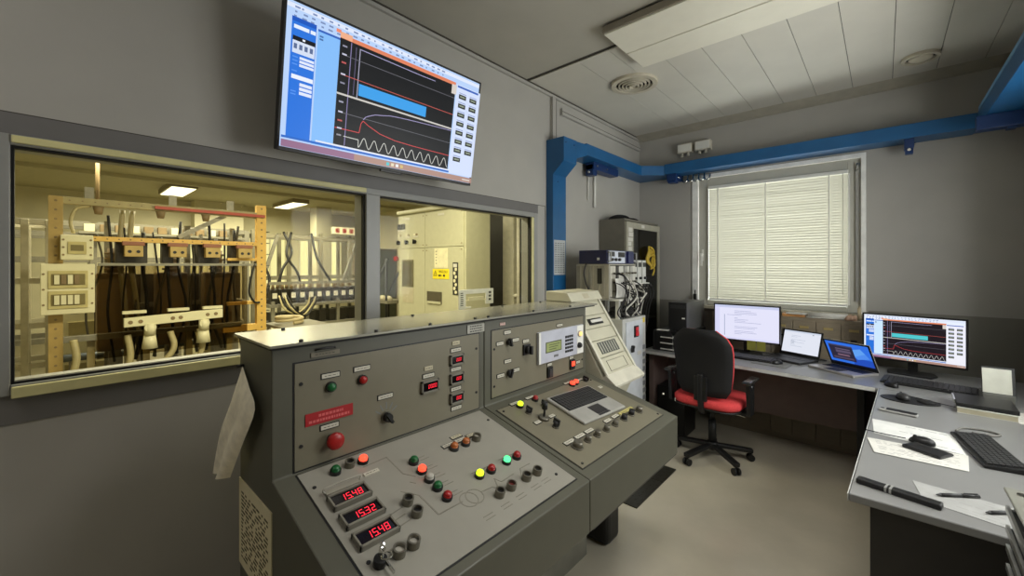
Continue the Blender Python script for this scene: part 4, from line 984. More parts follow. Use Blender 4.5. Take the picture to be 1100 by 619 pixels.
# ------------------------------------------------------------------ desks
o = thing('desk', 'grey desk along the window wall with dark modesty panel', 'desk', (1.6, 3.8, 0))
b = MB(); b.prism([(0.46, 3.565), (2.045, 3.425), (2.835, 3.425), (2.835, 4.205), (0.46, 4.205)], 'z', 0.713, 0.74); build('tabletop', b, DESK, o, bevel=0.004)
b = MB(); b.prism([(0.46, 3.561), (2.045, 3.421), (2.045, 3.4235), (0.46, 3.5635)], 'z', 0.7145, 0.7385); build('edge_band', b, DESKE, o)
b = MB(); b.box(0.50, 2.80, 3.96, 3.98, 0.27, 0.713); build('modesty_panel', b, DESKP, o)
for x in (0.50, 1.95):
    b = MB(); b.box(x, x+0.04, 3.62, 4.18, 0.0, 0.713); build('leg_panel', b, BLACK if x > 1 else DESKP, o, bevel=0.002)
o = thing('desk', 'grey desk along the right wall with papers and keyboards, its near end towards the viewer', 'desk', (2.4, 2.6, 0))
b = MB(); b.prism([(1.998, 1.776), (2.832, 1.79), (2.832, 3.418), (2.064, 3.418)], 'z', 0.713, 0.74); build('tabletop', b, DESK, o, bevel=0.004)
b = MB(); b.prism([(1.994, 1.776), (1.9965, 1.776), (2.0625, 3.418), (2.060, 3.418)], 'z', 0.7145, 0.7385); build('edge_band', b, DESKE, o)
b = MB(); b.box(2.05, 2.80, 1.85, 1.87, 0.0, 0.713); build('end_panel', b, mat('end_panel_dark', (52, 50, 48), 0.5), o, bevel=0.002)
b = MB(); b.box(2.12, 2.14, 1.872, 3.35, 0.2, 0.713); build('modesty_panel', b, DESKP, o)
b = MB(); b.box(2.10, 2.14, 3.30, 3.40, 0.0, 0.713); build('leg', b, BLACK, o)
o = thing('drawer_unit', 'dark low drawer unit in front of the near end of the right desk', 'drawer unit', (2.35, 1.6, 0))
b = MB(); b.box(2.17, 2.50, 1.76, 1.845, 0.0, 0.44); build('body', b, mat('drawer_dark', (58, 58, 56), 0.5), o, bevel=0.004)
for z in (0.03, 0.235):
    b = MB(); b.box(2.18, 2.49, 1.748, 1.76, z, z+0.19); f_ = build('drawer', b, DARK, o, bevel=0.003)
    b = MB(); b.box(2.28, 2.39, 1.738, 1.748, z+0.13, z+0.145); build('handle', b, SILVER, f_)
# paper tray tower at the right edge
o = thing('letter_tray_tower', 'tower of dark slatted letter trays cut by the right picture edge, nearest object', 'tray tower', (2.47, 1.57, 0))
b = MB()
for (x, y) in ((2.345, 1.40), (2.345, 1.715), (2.62, 1.40), (2.62, 1.715)): b.box(x, x+0.014, y, y+0.012, 0, 0.885)
build('frame_post', b, mat('tower_post_steel', (84, 84, 78), 0.4, 0.5), o)
for k in range(15):
    z = 0.10+k*0.0525; b = MB(); dz = 0.035
    b.add([(2.338, 1.39, z-dz), (2.338, 1.735, z), (2.65, 1.735, z), (2.65, 1.39, z-dz), (2.338, 1.39, z-dz+0.005), (2.338, 1.735, z+0.005), (2.65, 1.735, z+0.005), (2.65, 1.39, z-dz+0.005)], [(0,1,2,3), (7,6,5,4), (0,4,5,1), (1,5,6,2), (2,6,7,3), (3,7,4,0)])
    tr = build('tray', b, mat('tray_dark_grey', (52, 52, 50), 0.35), o)
    b = MB(); b.add([(2.331, 1.39, z-dz-0.004), (2.331, 1.735, z-0.004), (2.338, 1.735, z-0.004), (2.338, 1.39, z-dz-0.004), (2.331, 1.39, z-dz+0.013), (2.331, 1.735, z+0.013), (2.338, 1.735, z+0.013), (2.338, 1.39, z-dz+0.013)], [(0,1,2,3), (7,6,5,4), (0,4,5,1), (1,5,6,2), (2,6,7,3), (3,7,4,0)])
    build('tray_rim', b, mat('tray_rim_steel', (150, 150, 144), 0.3, 0.5), tr)
b = MB(); b.box(2.328, 2.66, 1.385, 1.74, 0.886, 0.896); tt = build('top_plate', b, mat('tray_top_grey', (130, 130, 120), 0.4), o, bevel=0.003)
b = MB(); b.cyl((2.355, 1.70, 0.896), (2.355, 1.70, 0.899), 0.010); build('screw', b, CHROME, tt)

# cabinets under the window
o = thing('filing_cabinet', 'row of taupe filing drawers along the wall under the window', 'cabinet', (1.42, 4.35, 0))
b = MB(); b.box(0.86, 1.992, 4.225, 4.485, 0.0, 1.062); build('carcass', b, BROWN, o, bevel=0.003)
for i in range(7):
    x0 = 0.862+i*0.1614
    b = MB(); b.box(x0+0.002, x0+0.1594, 4.212, 4.225, 0.05, 1.035); d_ = build('door', b, BROWN, o, bevel=0.003)
    b = MB(); b.box(x0+0.05, x0+0.112, 4.207, 4.212, 0.975, 0.995); build('label_holder', b, mat('brass_holder', (196, 176, 120), 0.35, 0.5), d_)
    b = MB(); b.box(x0+0.06, x0+0.10, 4.200, 4.212, 0.90, 0.912); build('handle', b, BLACK, d_)
def sheet_stack(name, label, x0, x1, y0, y1, z, h, m_, rz=0, cat='paper', group=None):
    o = thing(name, label, cat, ((x0+x1)/2, (y0+y1)/2, z), rz, group)
    w_, d_ = (x1-x0)/2, (y1-y0)/2
    b = MB(); b.box(-w_, w_, -d_, d_, 0, h); build('pages', b, m_, o, local=True)
    return o
sheet_stack('book', 'orange-covered book lying on the cabinet under the window', 1.42, 1.58, 4.26, 4.39, 1.063, 0.022, mat('orange_cover', (196, 140, 80), 0.6), 0.1, 'book')
sheet_stack('paper_stack', 'white paper stack on the cabinet top left of the paper roll', 1.46, 1.60, 4.235, 4.33, 1.086, 0.012, PAPER, -0.15)
b = MB()
vs = []
for i in range(9):
    for j in range(5): vs.append((1.60+0.30*i/8, 4.25+0.14*j/4, 1.064+0.028*math.sin(j/4*PI)*(0.7+0.3*math.sin(i*0.8))+0.001))
b.add(vs, [(i*5+j, i*5+j+1, i*5+6+j, i*5+5+j) for i in range(8) for j in range(4)], 0, True)
b.cyl((1.61, 4.28, 1.086), (1.87, 4.27, 1.086), 0.022)
tag(build('paper_roll', b, PAPER), 'loose white paper roll spread on the cabinet top below the blind', 'paper')
b = MB()
for k in range(5): b.dome((1.885+0.022*math.cos(k*1.3), 4.27+0.02*math.sin(k*1.3), 1.063), (0.3*math.cos(k*2), 0.3*math.sin(k*2), 1), 0.022, 0.045, 8, 3)
tag(build('crumpled_tissue', b, mat('pinkish_tissue', (206, 170, 146), 0.8)), 'crumpled pinkish tissue at the right end of the cabinet top', 'tissue')
b = MB(); b.cyl((1.94, 4.34, 1.063), (1.94, 4.34, 1.16), 0.012); b.cyl((1.94, 4.34, 1.16), (1.94, 4.34, 1.175), 0.006)
tag(build('glue_stick', b, mat('stick_beige', (190, 176, 146), 0.5)), 'small upright beige stick tube on the cabinet by the window frame', 'tube')
b = MB(); b.box(0.615, 0.64, 4.44, 4.47, 1.101, 1.21); b.box(0.622, 0.633, 4.45, 4.46, 1.21, 1.25)
tag(build('cordless_handset', b, BLACK, bevel=0.003), 'black handset standing upright on the left end of the window sill', 'handset')

# ------------------------------------------------------------------ window desk equipment
o = thing('letter_tray', 'black three-level letter tray with white papers at the left end of the desk', 'letter tray', (0.68, 3.85, 0.74))
b = MB(); b.box(0.525, 0.535, 3.64, 4.15, 0.741, 0.915); b.box(0.815, 0.825, 3.72, 4.15, 0.741, 0.915); b.box(0.535, 0.815, 4.14, 4.15, 0.741, 0.915); b.box(0.525, 0.825, 3.64, 4.15, 0.909, 0.92); b.box(0.535, 0.70, 3.64, 3.65, 0.741, 0.909); build('case', b, BLACK, o, bevel=0.003)
for k in range(3):
    z = 0.752+k*0.052; b = MB(); b.box(0.536, 0.814, 3.66, 4.13, z, z+0.004); t_ = build('tray', b, BLACK, o)
    b = MB(); b.box(0.60, 0.812, 3.625, 4.0, z+0.0045, z+0.012); build('papers', b, PAPER, t_)
sheet_stack('paper_stack', 'white sheets lying on top of the black letter tray', 0.56, 0.66, 3.64, 3.69, 0.9205, 0.006, PAPER, 0.2)
o = thing('computer_tower', 'black and grey desktop computer tower standing on the letter tray by the window', 'computer', (0.72, 3.95, 0.921))
b = MB(); b.box(0.647, 0.80, 3.72, 4.19, 0.921, 1.172); build('case', b, mat('tower_side_grey', (92, 92, 90), 0.3, 0.3), o, bevel=0.003)
b = MB(); b.box(0.645, 0.802, 3.70, 3.72, 0.921, 1.174); fr = build('front_panel', b, BLACK, o, bevel=0.004)
b = MB(); b.box(0.765, 0.79, 3.697, 3.70, 1.03, 1.042); build('badge', b, WHITEP, fr)
b = MB(); b.box(0.66, 0.79, 3.697, 3.70, 1.12, 1.15); build('drive_slot', b, DARK, fr)
def monitor(name, label, loc, rz, wd, ht, base_h, items, screen_part='display'):
    o = thing(name, label, 'monitor', loc, rz)
    b = MB(); b.prism([(-0.11, -0.09), (0.11, -0.09), (0.13, 0.0), (0.10, 0.08), (-0.10, 0.08), (-0.13, 0.0)], 'z', 0, 0.012); build('base', b, BLACK, o, local=True, bevel=0.003)
    b = MB(); b.box(-0.025, 0.025, 0.03, 0.05, 0.012, base_h+ht*0.5); build('neck', b, BLACK, o, local=True, bevel=0.003)
    b = MB(); b.box(-wd/2, wd/2, -0.005, 0.022, base_h, base_h+ht); build('casing', b, BLACK, o, local=True, bevel=0.003)
    b = MB(); t_ = 0.010
    for (x0, x1, z0, z1) in ((-wd/2, wd/2, 0, 0.014), (-wd/2, wd/2, ht-t_, ht), (-wd/2, -wd/2+t_, 0, ht), (wd/2-t_, wd/2, 0, ht)): b.box(x0, x1, -0.010, -0.005, base_h+z0, base_h+z1)
    build('bezel', b, BLACK, o, local=True)
    make_display(screen_part, o, wd-2*t_, ht-0.024, items, y=-0.0055, z0=base_h+0.014)
    return o
doc = [((216, 216, 246), R4(0, 1, 0, 1)), ((228, 228, 250), R4(0.08, 1, 0.05, 0.92)), ((150, 160, 190), R4(.155, .165, .1, .72)), ((200, 206, 236), R4(0, 1, .93, 1))]
rng = random.Random(12)
for r in range(17):
    v = .84-r*.042
    if r in (4, 9, 10, 13): continue
    doc.append(((168, 172, 206), R4(.32 if r != 3 else .2, .32+rng.uniform(.05, .5), v-.006, v+.006)))
m1 = monitor('computer_monitor', 'monitor showing a pale text document in front of the window', (1.195, 4.02, 0.74), 0.0, 0.515, 0.322, 0.10, doc)
for k, x in enumerate((0.045, 0.118)):
    b = MB(); xs_, ys_, zs_ = 1.195+x, 4.02-0.0115, 0.74
    b.box(xs_-0.033, xs_+0.033, ys_-0.002, ys_, zs_+0.036, zs_+0.116)
    tag(build('sticky_note', b, mat('olive_note', (134, 130, 52), 0.7)), ('left' if k == 0 else 'right')+' one of two olive sticky notes hanging under the document monitor', 'sticky note', 'sticky notes on the monitor')
def keyboard(name, label, loc, rz, wd, dp, m_base, nx=18, ny=6, tilt=0.0):
    o = thing(name, label, 'keyboard', loc, rz)
    b = MB(); b.prism([(-dp/2, 0), (dp/2, 0), (dp/2, 0.022), (-dp/2, 0.012)], 'x', -wd/2, wd/2); build('base', b, m_base, o, local=True, bevel=0.003)
    b = MB(); b.T = Matrix.Translation((0, 0, 0.017)) @ Matrix.Rotation(math.atan2(0.010, dp), 4, 'X'); key_grid(b, -wd/2+0.01, wd/2-0.01, -dp/2+0.012, dp/2-0.012, nx, ny, 0, 0.006); build('keys', b, DARK, o, local=True)
    return o
def mouse(label, loc, rz, m_=None, cable=None, sc=0.92):
    o = thing('computer_mouse', label, 'mouse', loc, rz)
    b = MB(); vs = []; n, k = 16, 5
    for j in range(k+1):
        t = j/k*PI/2
        for i in range(n):
            a = 2*PI*i/n; vs.append((sc*0.031*math.cos(a)*math.cos(t)**0.6, sc*(0.053*math.sin(a)*math.cos(t)**0.6-0.008*math.sin(t)), sc*0.034*math.sin(t)))
    b.add(vs, [(j*n+i, j*n+(i+1) % n, (j+1)*n+(i+1) % n, (j+1)*n+i) for j in range(k) for i in range(n)]+[tuple(reversed(range(n)))], 0, True); build('shell', b, m_ or BLACK, o, local=True)
    b = MB(); b.cyl((-0.004, sc*0.026, sc*0.028), (0.004, sc*0.026, sc*0.028), 0.007, n=12); build('scroll_wheel', b, DARK, o, local=True)
    if cable:
        b = MB(); b.tube(curve(cable, 6), 0.0022, 6); build('cable', b, CABLE, o)
    return o
keyboard('keyboard', 'dark keyboard on the window desk below the document monitor', (1.235, 3.80, 0.7405), -0.10, 0.42, 0.14, BLACK)
o = thing('mouse_pad', 'grey mouse pad near the front edge of the window desk', 'mouse pad', (1.44, 3.70, 0.7405), -0.12)
b = MB(); b.box(-0.12, 0.12, -0.075, 0.075, 0, 0.003); build('mat', b, mat('pad_grey', (120, 120, 118), 0.7), o, local=True, bevel=0.001)
mouse('black mouse on the grey mouse pad of the window desk', (1.475, 3.735, 0.7438), -0.5)
def laptop(name, label, loc, rz, wd, dp, ang, lid_h, items, m_base, m_lid=None):
    o = thing(name, label, 'laptop', loc, rz)
    b = MB(); b.box(-wd/2, wd/2, -dp, 0, 0, 0.016); build('base', b, m_base, o, local=True, bevel=0.003)
    b = MB(); key_grid(b, -wd/2+0.02, wd/2-0.02, -dp*0.52, -0.02, 15, 6, 0.016, 0.018); build('keys', b, BLACK, o, local=True)
    b = MB(); b.box(-0.05, 0.05, -dp+0.012, -dp*0.56, 0.016, 0.0166); build('touchpad', b, DARK, o, local=True)
    F = Matrix.Translation((0, 0.002, 0.016)) @ Matrix.Rotation(-(ang-PI/2), 4, 'X')
    b = MB(); b.T = F; b.box(-wd/2, wd/2, 0, 0.008, 0, lid_h); ld = build('lid', b, m_lid or BLACK, o, local=True, bevel=0.002)
    d_ = make_display('display', ld, wd-0.024, lid_h-0.035, items, y=-0.0006, z0=0.025)
    d_.data.transform(F)
    b = MB(); b.T = F; t_ = 0.011
    for (x0, x1, z0, z1) in ((-wd/2, wd/2, 0, 0.024), (-wd/2, wd/2, lid_h-0.010, lid_h), (-wd/2, -wd/2+t_, 0, lid_h), (wd/2-t_, wd/2, 0, lid_h)): b.box(x0, x1, -0.003, 0, z0, z1)
    build('bezel', b, BLACK, ld, local=True)
    return o
lap_doc = [((226, 230, 242), R4(0, 1, 0, 1)), ((206, 214, 230), R4(0, 1, .93, 1)), ((110, 120, 130), R4(.78, .82, .88, .91))]
for r in range(9):
    v = .78-r*.06
    if r in (2, 6): continue
    lap_doc.append(((176, 186, 206), R4(.22, .25+rng.uniform(.08, .4), v-.007, v+.007)))
for r in range(3): lap_doc.append(((120, 134, 160), R4(.22, .32, .52-r*.05, .535-r*.05)))
laptop('laptop', 'black laptop with a white document page, left of the blue-screen laptop', (1.565, 4.085, 0.7405), -0.42, 0.31, 0.24, math.radians(105), 0.215, lap_doc, DARK)
desk_img = [((48, 112, 226), R4(0, 1, 0, 1)), ((36, 78, 186), R4(.55, 1, 0, .35)), ((96, 160, 240), [(.62, .42), (.88, .62), (.80, .82), (.60, .72)]), ((80, 140, 236), [(.66, .3), (.95, .42), (.88, .62), (.62, .42)]),
            ((44, 40, 60), R4(.06, .62, .16, .86)), ((70, 66, 92), R4(.06, .62, .80, .86)), ((110, 96, 120), R4(.20, .55, .66, .70)), ((92, 80, 104), R4(.20, .55, .50, .62)), ((120, 92, 110), R4(.22, .5, .36, .44)), ((84, 70, 90), R4(.1, .58, .22, .3)), ((20, 24, 50), R4(0, 1, 0, .05))]
laptop('laptop', 'silver laptop with blue desktop screen, open at the desk corner', (1.925, 3.90, 0.7405), -0.58, 0.325, 0.235, math.radians(64), 0.215, desk_img, mat('laptop_silver', (176, 172, 168), 0.3, 0.4), mat('laptop_silver', (176, 172, 168), 0.3, 0.4))
b = MB()
for k in range(7):
    rng = random.Random(90+k)
    b.tube(curve([(1.15+rng.uniform(0, .6), 4.15+rng.uniform(-.03, .03), 0.746), (1.25+rng.uniform(0, .5), 4.1, 0.745), (1.3+rng.uniform(0, .35), 3.96+rng.uniform(-.02, .05), 0.745), (1.35+rng.uniform(0, .1), 3.9, 0.745)], 6), 0.0035, 6)
tag(build('cable_tangle', b, CABLE), 'dark cables lying on the desk behind the keyboard and laptop', 'cable', kind='stuff')
# under-desk computer
o = thing('computer_tower', 'black computer with two small lit indicators on the floor under the desk left end', 'computer', (0.66, 3.75, 0))
b = MB(); b.box(0.56, 0.80, 3.66, 3.94, 0.0, 0.42); build('case', b, BLACK, o, bevel=0.005)
b = MB(); b.box(0.61, 0.622, 3.655, 3.66, 0.345, 0.357); b.box(0.72, 0.732, 3.655, 3.66, 0.31, 0.345); build('indicator', b, emit('white_indicator', (230, 226, 200), 1.0), o)

# ------------------------------------------------------------------ right desk equipment
m2 = monitor('computer_monitor', 'monitor showing the same dark measurement charts as the wall television', (2.23, 4.02, 0.74), -0.20, 0.535, 0.33, 0.08, chart_screen(top=(232, 240, 255), panel=(206, 232, 255), right=(240, 240, 250), bar=(80, 200, 206), black=(26, 16, 26)))
keyboard('keyboard', 'long black keyboard in front of the measurement-chart monitor', (2.29, 3.66, 0.7405), -0.13, 0.43, 0.17, BLACK)
mouse('black mouse at the desk corner left of the long keyboard', (2.12, 3.53, 0.7405), 0.5)
o = thing('mouse_pad', 'round black gel mouse pad on the right desk under a grey mouse', 'mouse pad', (2.185, 3.225, 0.7405))
b = MB()
pts = [(0.115*math.cos(a)*(1.0 if math.cos(a) < 0.2 else 1.15), 0.085*math.sin(a)) for a in [2*PI*i/28 for i in range(28)]]
b.prism(pts, 'z', 0, 0.004); build('mat', b, BLACK, o, local=True, bevel=0.001)
b = MB(); b.dome((0.075, 0, 0.004), (0,0,1), 0.04, 0.014); build('wrist_rest', b, BLACKM, o, local=True)
mouse('grey mouse sitting on the round black gel pad', (2.165, 3.23, 0.7448), 0.3, DARK, [(2.18, 3.275, 0.756), (2.25, 3.29, 0.745), (2.33, 3.24, 0.745), (2.40, 3.20, 0.745)])
o = thing('mobile_phone', 'silver-edged mobile phone lying near the left edge of the right desk', 'phone', (2.14, 2.91, 0.7405), -0.15)
b = MB(); b.box(-0.075, 0.075, -0.024, 0.024, 0, 0.012); build('body', b, SILVER, o, local=True, bevel=0.006)
b = MB(); b.box(-0.045, 0.07, -0.02, 0.02, 0.012, 0.0135); build('screen', b, BLACK, o, local=True, bevel=0.001)
b = MB(); b.cyl((-0.060, 0, 0.012), (-0.060, 0, 0.0135), 0.008, n=14); build('button', b, DARK, o, local=True)
def paper_sheet(label, quad, z, m_, lines=10, th=0.0012, name='paper_sheet', seed=1, cat='paper', group=None):
    b = MB(); b.prism(quad, 'z', z, z+th)
    rng = random.Random(seed); A_, B_, C_, D_ = [Vector((q[0], q[1], 0)) for q in quad]
    for r in range(lines):
        v = 0.12+0.76*r/max(1, lines-1); u = 0.08
        while u < 0.9:
            l = rng.uniform(0.03, 0.14); u1 = min(u+l, 0.92)
            if rng.random() < 0.65:
                def P(uu, vv): p = A_.lerp(B_, uu).lerp(D_.lerp(C_, uu), vv); return (p.x, p.y, z+th+0.0002)
                b.quad(P(u, v-0.012), P(u1, v-0.012), P(u1, v+0.012), P(u, v+0.012), 1)
            u = u1+0.03
    return tag(build(name, b, [m_, mat('faint_print', (150, 150, 146), 0.7)]), label, cat, group)
paper_sheet('large white sheet on the right desk, farthest of the loose sheets', [(2.052, 2.49), (2.33, 2.44), (2.315, 2.70), (2.042, 2.715)], 0.7405, mat('paper_bright', (214, 214, 209), 0.6), 3, seed=3)
paper_sheet('printed sheet with a diagram under the black notebook and mouse', [(2.056, 2.232), (2.318, 2.25), (2.335, 2.435), (2.03, 2.40)], 0.7420, PAPER, 9, seed=4)
paper_sheet('printed grey sheet under the black pen near the front of the desk', [(2.18, 1.88), (2.40, 1.83), (2.40, 2.00), (2.16, 2.03)], 0.7405, mat('paper_grey', (160, 160, 157), 0.6), 7, seed=5)
paper_sheet('white sheet at the right edge of the desk beside the black binder', [(2.57, 3.10), (2.74, 3.10), (2.74, 3.33), (2.57, 3.33)], 0.7405, PAPER, 6, seed=6)
o = thing('notebook', 'slim black pocket notebook lying on the printed sheet', 'notebook', (2.215, 2.375, 0.7435), -0.52)
b = MB(); b.box(-0.062, 0.062, -0.042, 0.042, 0, 0.012); build('cover', b, BLACK, o, local=True, bevel=0.003)
b = MB(); b.box(-0.059, 0.0625, -0.039, 0.0425, 0.003, 0.009); build('pages', b, DARK, o, local=True)
mouse('black mouse beside the pocket notebook on the printed sheets', (2.205, 2.475, 0.7435), 1.35, None, [(2.155, 2.47, 0.752), (2.09, 2.49, 0.746), (2.02, 2.50, 0.746)], 0.8)
keyboard('keyboard', 'black keyboard turned sideways at the right of the desk near the sheets', (2.395, 2.53, 0.7405), -1.42, 0.38, 0.12, BLACK, 16, 6)
b = MB(); b.tube(curve([(2.33, 2.76, 0.7455), (2.36, 2.83, 0.7455), (2.43, 2.85, 0.7455), (2.47, 2.82, 0.7455), (2.44, 2.78, 0.7455), (2.38, 2.775, 0.7455)], 6), 0.0045)
tag(build('cable_loop', b, mat('cable_grey', (112, 110, 104), 0.5)), 'loop of grey cable behind the sideways keyboard', 'cable')
o = thing('remote_presenter', 'long flat black handset with pale band at the near front corner of the desk', 'handset', (2.118, 1.872, 0.7405), -0.20)
b = MB(); b.box(-0.105, 0.105, -0.018, 0.018, 0, 0.017); build('body', b, BLACK, o, local=True, bevel=0.004)
b = MB(); b.box(-0.030, -0.024, -0.0185, 0.0185, 0.002, 0.0178); b.box(-0.018, -0.012, -0.0185, 0.0185, 0.002, 0.0178); build('pale_band', b, SILVER, o, local=True)
def pen(label, p0, p1, m_=None):
    o = thing('pen', label, 'pen', p0); p0, p1 = Vector(p0), Vector(p1); d = (p1-p0).normalized(); L = (p1-p0).length
    b = MB(); b.cyl(p0+d*0.015, p0+d*L*0.6, 0.0055, n=12); build('barrel', b, m_ or BLACK, o)
    b = MB(); b.cyl(p0+d*0.015, p0, 0.005, 0.001, n=12); build('tip', b, DARK, o)
    b = MB(); b.cyl(p0+d*L*0.6, p1, 0.006, n=12); b.bar(p0+d*L*0.65+Vector((0,0,0.007)), p0+d*L*0.97+Vector((0,0,0.007)), 0.003, 0.002); build('cap', b, m_ or BLACK, o)
pen('black capped pen lying across the printed grey sheet', (2.212, 1.94, 0.7475), (2.315, 2.018, 0.7475))
pen('dark pen beside the letter tray tower at the right', (2.315, 1.90, 0.7475), (2.41, 1.985, 0.7475), DARK)
o = thing('report_block', 'thick white report block lying under the black binder', 'book', (2.475, 3.24, 0.7405), -0.06)
b = MB(); b.box(-0.10, 0.10, -0.115, 0.11, 0.003, 0.026); build('pages', b, PAPERO, o, local=True)
b = MB(); b.box(-0.102, 0.102, -0.117, 0.112, 0.0, 0.003); b.box(-0.102, 0.102, -0.117, 0.112, 0.026, 0.028); build('cover', b, mat('cover_pale', (196, 196, 186), 0.5), o, local=True)
o = thing('binder', 'black ring binder lying on the white report block', 'binder', (2.475, 3.255, 0.7695), -0.03)
b = MB(); b.box(-0.105, 0.105, -0.115, 0.12, 0, 0.003); b.box(-0.105, 0.105, -0.115, 0.12, 0.017, 0.020); b.box(-0.105, 0.105, -0.115, -0.112, 0.003, 0.017); build('cover', b, BLACK, o, local=True, bevel=0.001)
b = MB(); b.box(-0.098, 0.1, -0.11, 0.112, 0.0035, 0.0165); build('pages', b, DARK, o, local=True)
b = MB(); b.box(-0.112, -0.1055, -0.05, 0.10, 0.0, 0.021); build('spine_clip', b, CHROME, o, local=True)
o = thing('tablet_stand', 'pale tablet leaning on its dark stand behind the binder', 'tablet', (2.555, 3.47, 0.7405), 0.0)
Ft = Matrix.Rotation(math.radians(-14), 4, 'X')
b = MB(); b.T = Ft; b.box(-0.06, 0.062, 0, 0.012, 0.05, 0.20); build('case', b, DARK, o, local=True, bevel=0.002)
b = MB(); b.T = Ft; b.box(-0.058, 0.050, -0.003, 0.0, 0.055, 0.190); build('screen', b, mat('blank_screen_pale', (206, 206, 192), 0.4), o, local=True)
b = MB(); b.box(-0.06, 0.06, 0.0, 0.13, 0, 0.05); b.prism([(0.06, 0.05), (0.125, 0.05), (0.065, 0.16)], 'x', -0.04, 0.04); build('stand', b, mat('stand_grey', (106, 106, 100), 0.5), o, local=True, bevel=0.003)
b = MB()
for k in range(4):
    b.tube(curve([(2.61+0.01*k, 3.22, 0.746+0.004*k), (2.66, 3.24+0.03*k, 0.75), (2.68, 3.19+0.02*k, 0.747), (2.62, 3.12, 0.745+0.003*k)], 6), 0.005)
tag(build('cable_tangle', b, CABLE), 'black cables bunched beside the binder at the right wall', 'cable', kind='stuff')

# ------------------------------------------------------------------ office chair
o = thing('office_chair', 'black swivel office chair with red seat and red backrest front at the window desk', 'chair', (1.09, 3.44, 0), -0.06)
b = MB()
for k in range(5):
    a = 2*PI*k/5+0.62; ca, sa = math.cos(a), math.sin(a)
    b.bar((ca*0.03, sa*0.03, 0.105), (ca*0.29, sa*0.29, 0.075), 0.045, 0.03)
b.cyl((0,0,0.075), (0,0,0.13), 0.05, 0.04); build('star_base', b, BLACK, o, local=True, bevel=0.006)
for k in range(5):
    a = 2*PI*k/5+0.62; ca, sa = math.cos(a), math.sin(a); b = MB(); cx, cy = ca*0.275, sa*0.275
    for s_ in (-1, 1): b.cyl((cx-sa*0.008*s_, cy+ca*0.008*s_, 0.0255), (cx-sa*0.024*s_, cy+ca*0.024*s_, 0.0255), 0.0255, n=16)
    b.cyl((cx, cy, 0.03), (cx, cy, 0.07), 0.009); build('caster', b, BLACK, o, local=True)
b = MB(); b.cyl((0,0,0.12), (0,0,0.30), 0.028); b.cyl((0,0,0.30), (0,0,0.41), 0.018); build('gas_column', b, BLACK, o, local=True)
b = MB(); b.box(-0.10, 0.10, -0.13, 0.11, 0.395, 0.43); b.bar((0.09, -0.02, 0.40), (0.24, -0.02, 0.385), 0.012, 0.012, 1); build('tilt_mechanism', b, [BLACK, CHROME], o, local=True, bevel=0.004)
def rslab(b, w0, d0, r, z0, z1, n=6, cx=0, cy=0, puff=0.012):
    P = []
    for sx, sy, a0 in ((1, 1, 0), (-1, 1, 90), (-1, -1, 180), (1, -1, 270)):
        for i in range(n+1):
            a = math.radians(a0+90*i/n); P.append((cx+sx*(w0/2-r)+r*math.cos(a), cy+sy*(d0/2-r)+r*math.sin(a)))
    N_ = len(P); vs = []
    for (z, k) in ((z0, 0.96), (z0+(z1-z0)*0.3, 1.0), (z0+(z1-z0)*0.75, 1.0), (z1, 0.94)):
        vs += [(cx+(p[0]-cx)*k, cy+(p[1]-cy)*k, z) for p in P]
    vs += [(cx, cy, z1+puff)]
    fs = [(j*N_+i, j*N_+(i+1) % N_, (j+1)*N_+(i+1) % N_, (j+1)*N_+i) for j in range(3) for i in range(N_)]+[(3*N_+i, 3*N_+(i+1) % N_, 4*N_) for i in range(N_)]+[tuple(reversed(range(N_)))]
    b.add(vs, fs, 0, True)
b = MB(); rslab(b, 0.47, 0.45, 0.11, 0.43, 0.445, puff=0); build('seat_pan', b, BLACK, o, local=True)
b = MB(); rslab(b, 0.48, 0.46, 0.12, 0.446, 0.505); build('seat_cushion', b, REDF, o, local=True)
def back_shell(b, y0, y1, wd, z0, z1, inset=0.0, n=9, bow=0.03):
    prof = []
    for i in range(n+1):
        t = i/n; z = z0+(z1-z0)*t
        w_ = wd/2*(0.86+0.14*math.sin(min(1, t*1.3)*PI/2))
        if t > 0.72: w_ *= math.sqrt(max(0.0, 1-((t-0.72)/0.28)**2*0.72))
        if t < 0.10: w_ *= 0.86+1.4*t
        prof.append((w_-inset, z))
    m_ = 8; vs = []
    for (yy, sgn) in ((y0, 0), (y1, 1)):
        for (w_, z) in prof:
            for j in range(m_+1):
                u = -1+2*j/m_; edge = (abs(u)**4)*0.012
                tl = (z-z0)/(z1-z0); cur = -0.03*math.sin(tl*PI)+0.02*tl*tl
                vs.append((u*w_, yy+bow*u*u+cur*(-1)+(edge if sgn == 0 else -edge)-0.07*tl, z))
    K = (n+1)*(m_+1); fs = []
    for i in range(n):
        for j in range(m_):
            a = i*(m_+1)+j
            fs.append((a, a+1, a+m_+2, a+m_+1)); fs.append((K+a, K+a+m_+1, K+a+m_+2, K+a+1))
    for i in range(n):
        a = i*(m_+1); c_ = a+m_
        fs.append((a, a+m_+1, K+a+m_+1, K+a)); fs.append((c_, K+c_, K+c_+m_+1, c_+m_+1))
    for j in range(m_):
        fs.append((j, K+j, K+j+1, j+1)); a = n*(m_+1)+j; fs.append((a, a+1, K+a+1, K+a))
    b.add(vs, fs, 0, True)
b = MB(); back_shell(b, -0.225, -0.195, 0.43, 0.535, 1.035); build('backrest', b, BLACKM, o, local=True)
b = MB(); back_shell(b, -0.194, -0.150, 0.425, 0.545, 1.028, 0.004); build('backrest_cushion', b, REDF, o, local=True)
b = MB(); b.tube(curve([(0, -0.10, 0.41), (0, -0.20, 0.415), (0, -0.232, 0.47), (0, -0.238, 0.62), (0, -0.245, 0.70)], 6), 0.022, 10); b.box(-0.045, 0.045, -0.25, -0.222, 0.50, 0.68); build('back_bracket', b, BLACK, o, local=True, bevel=0.004)
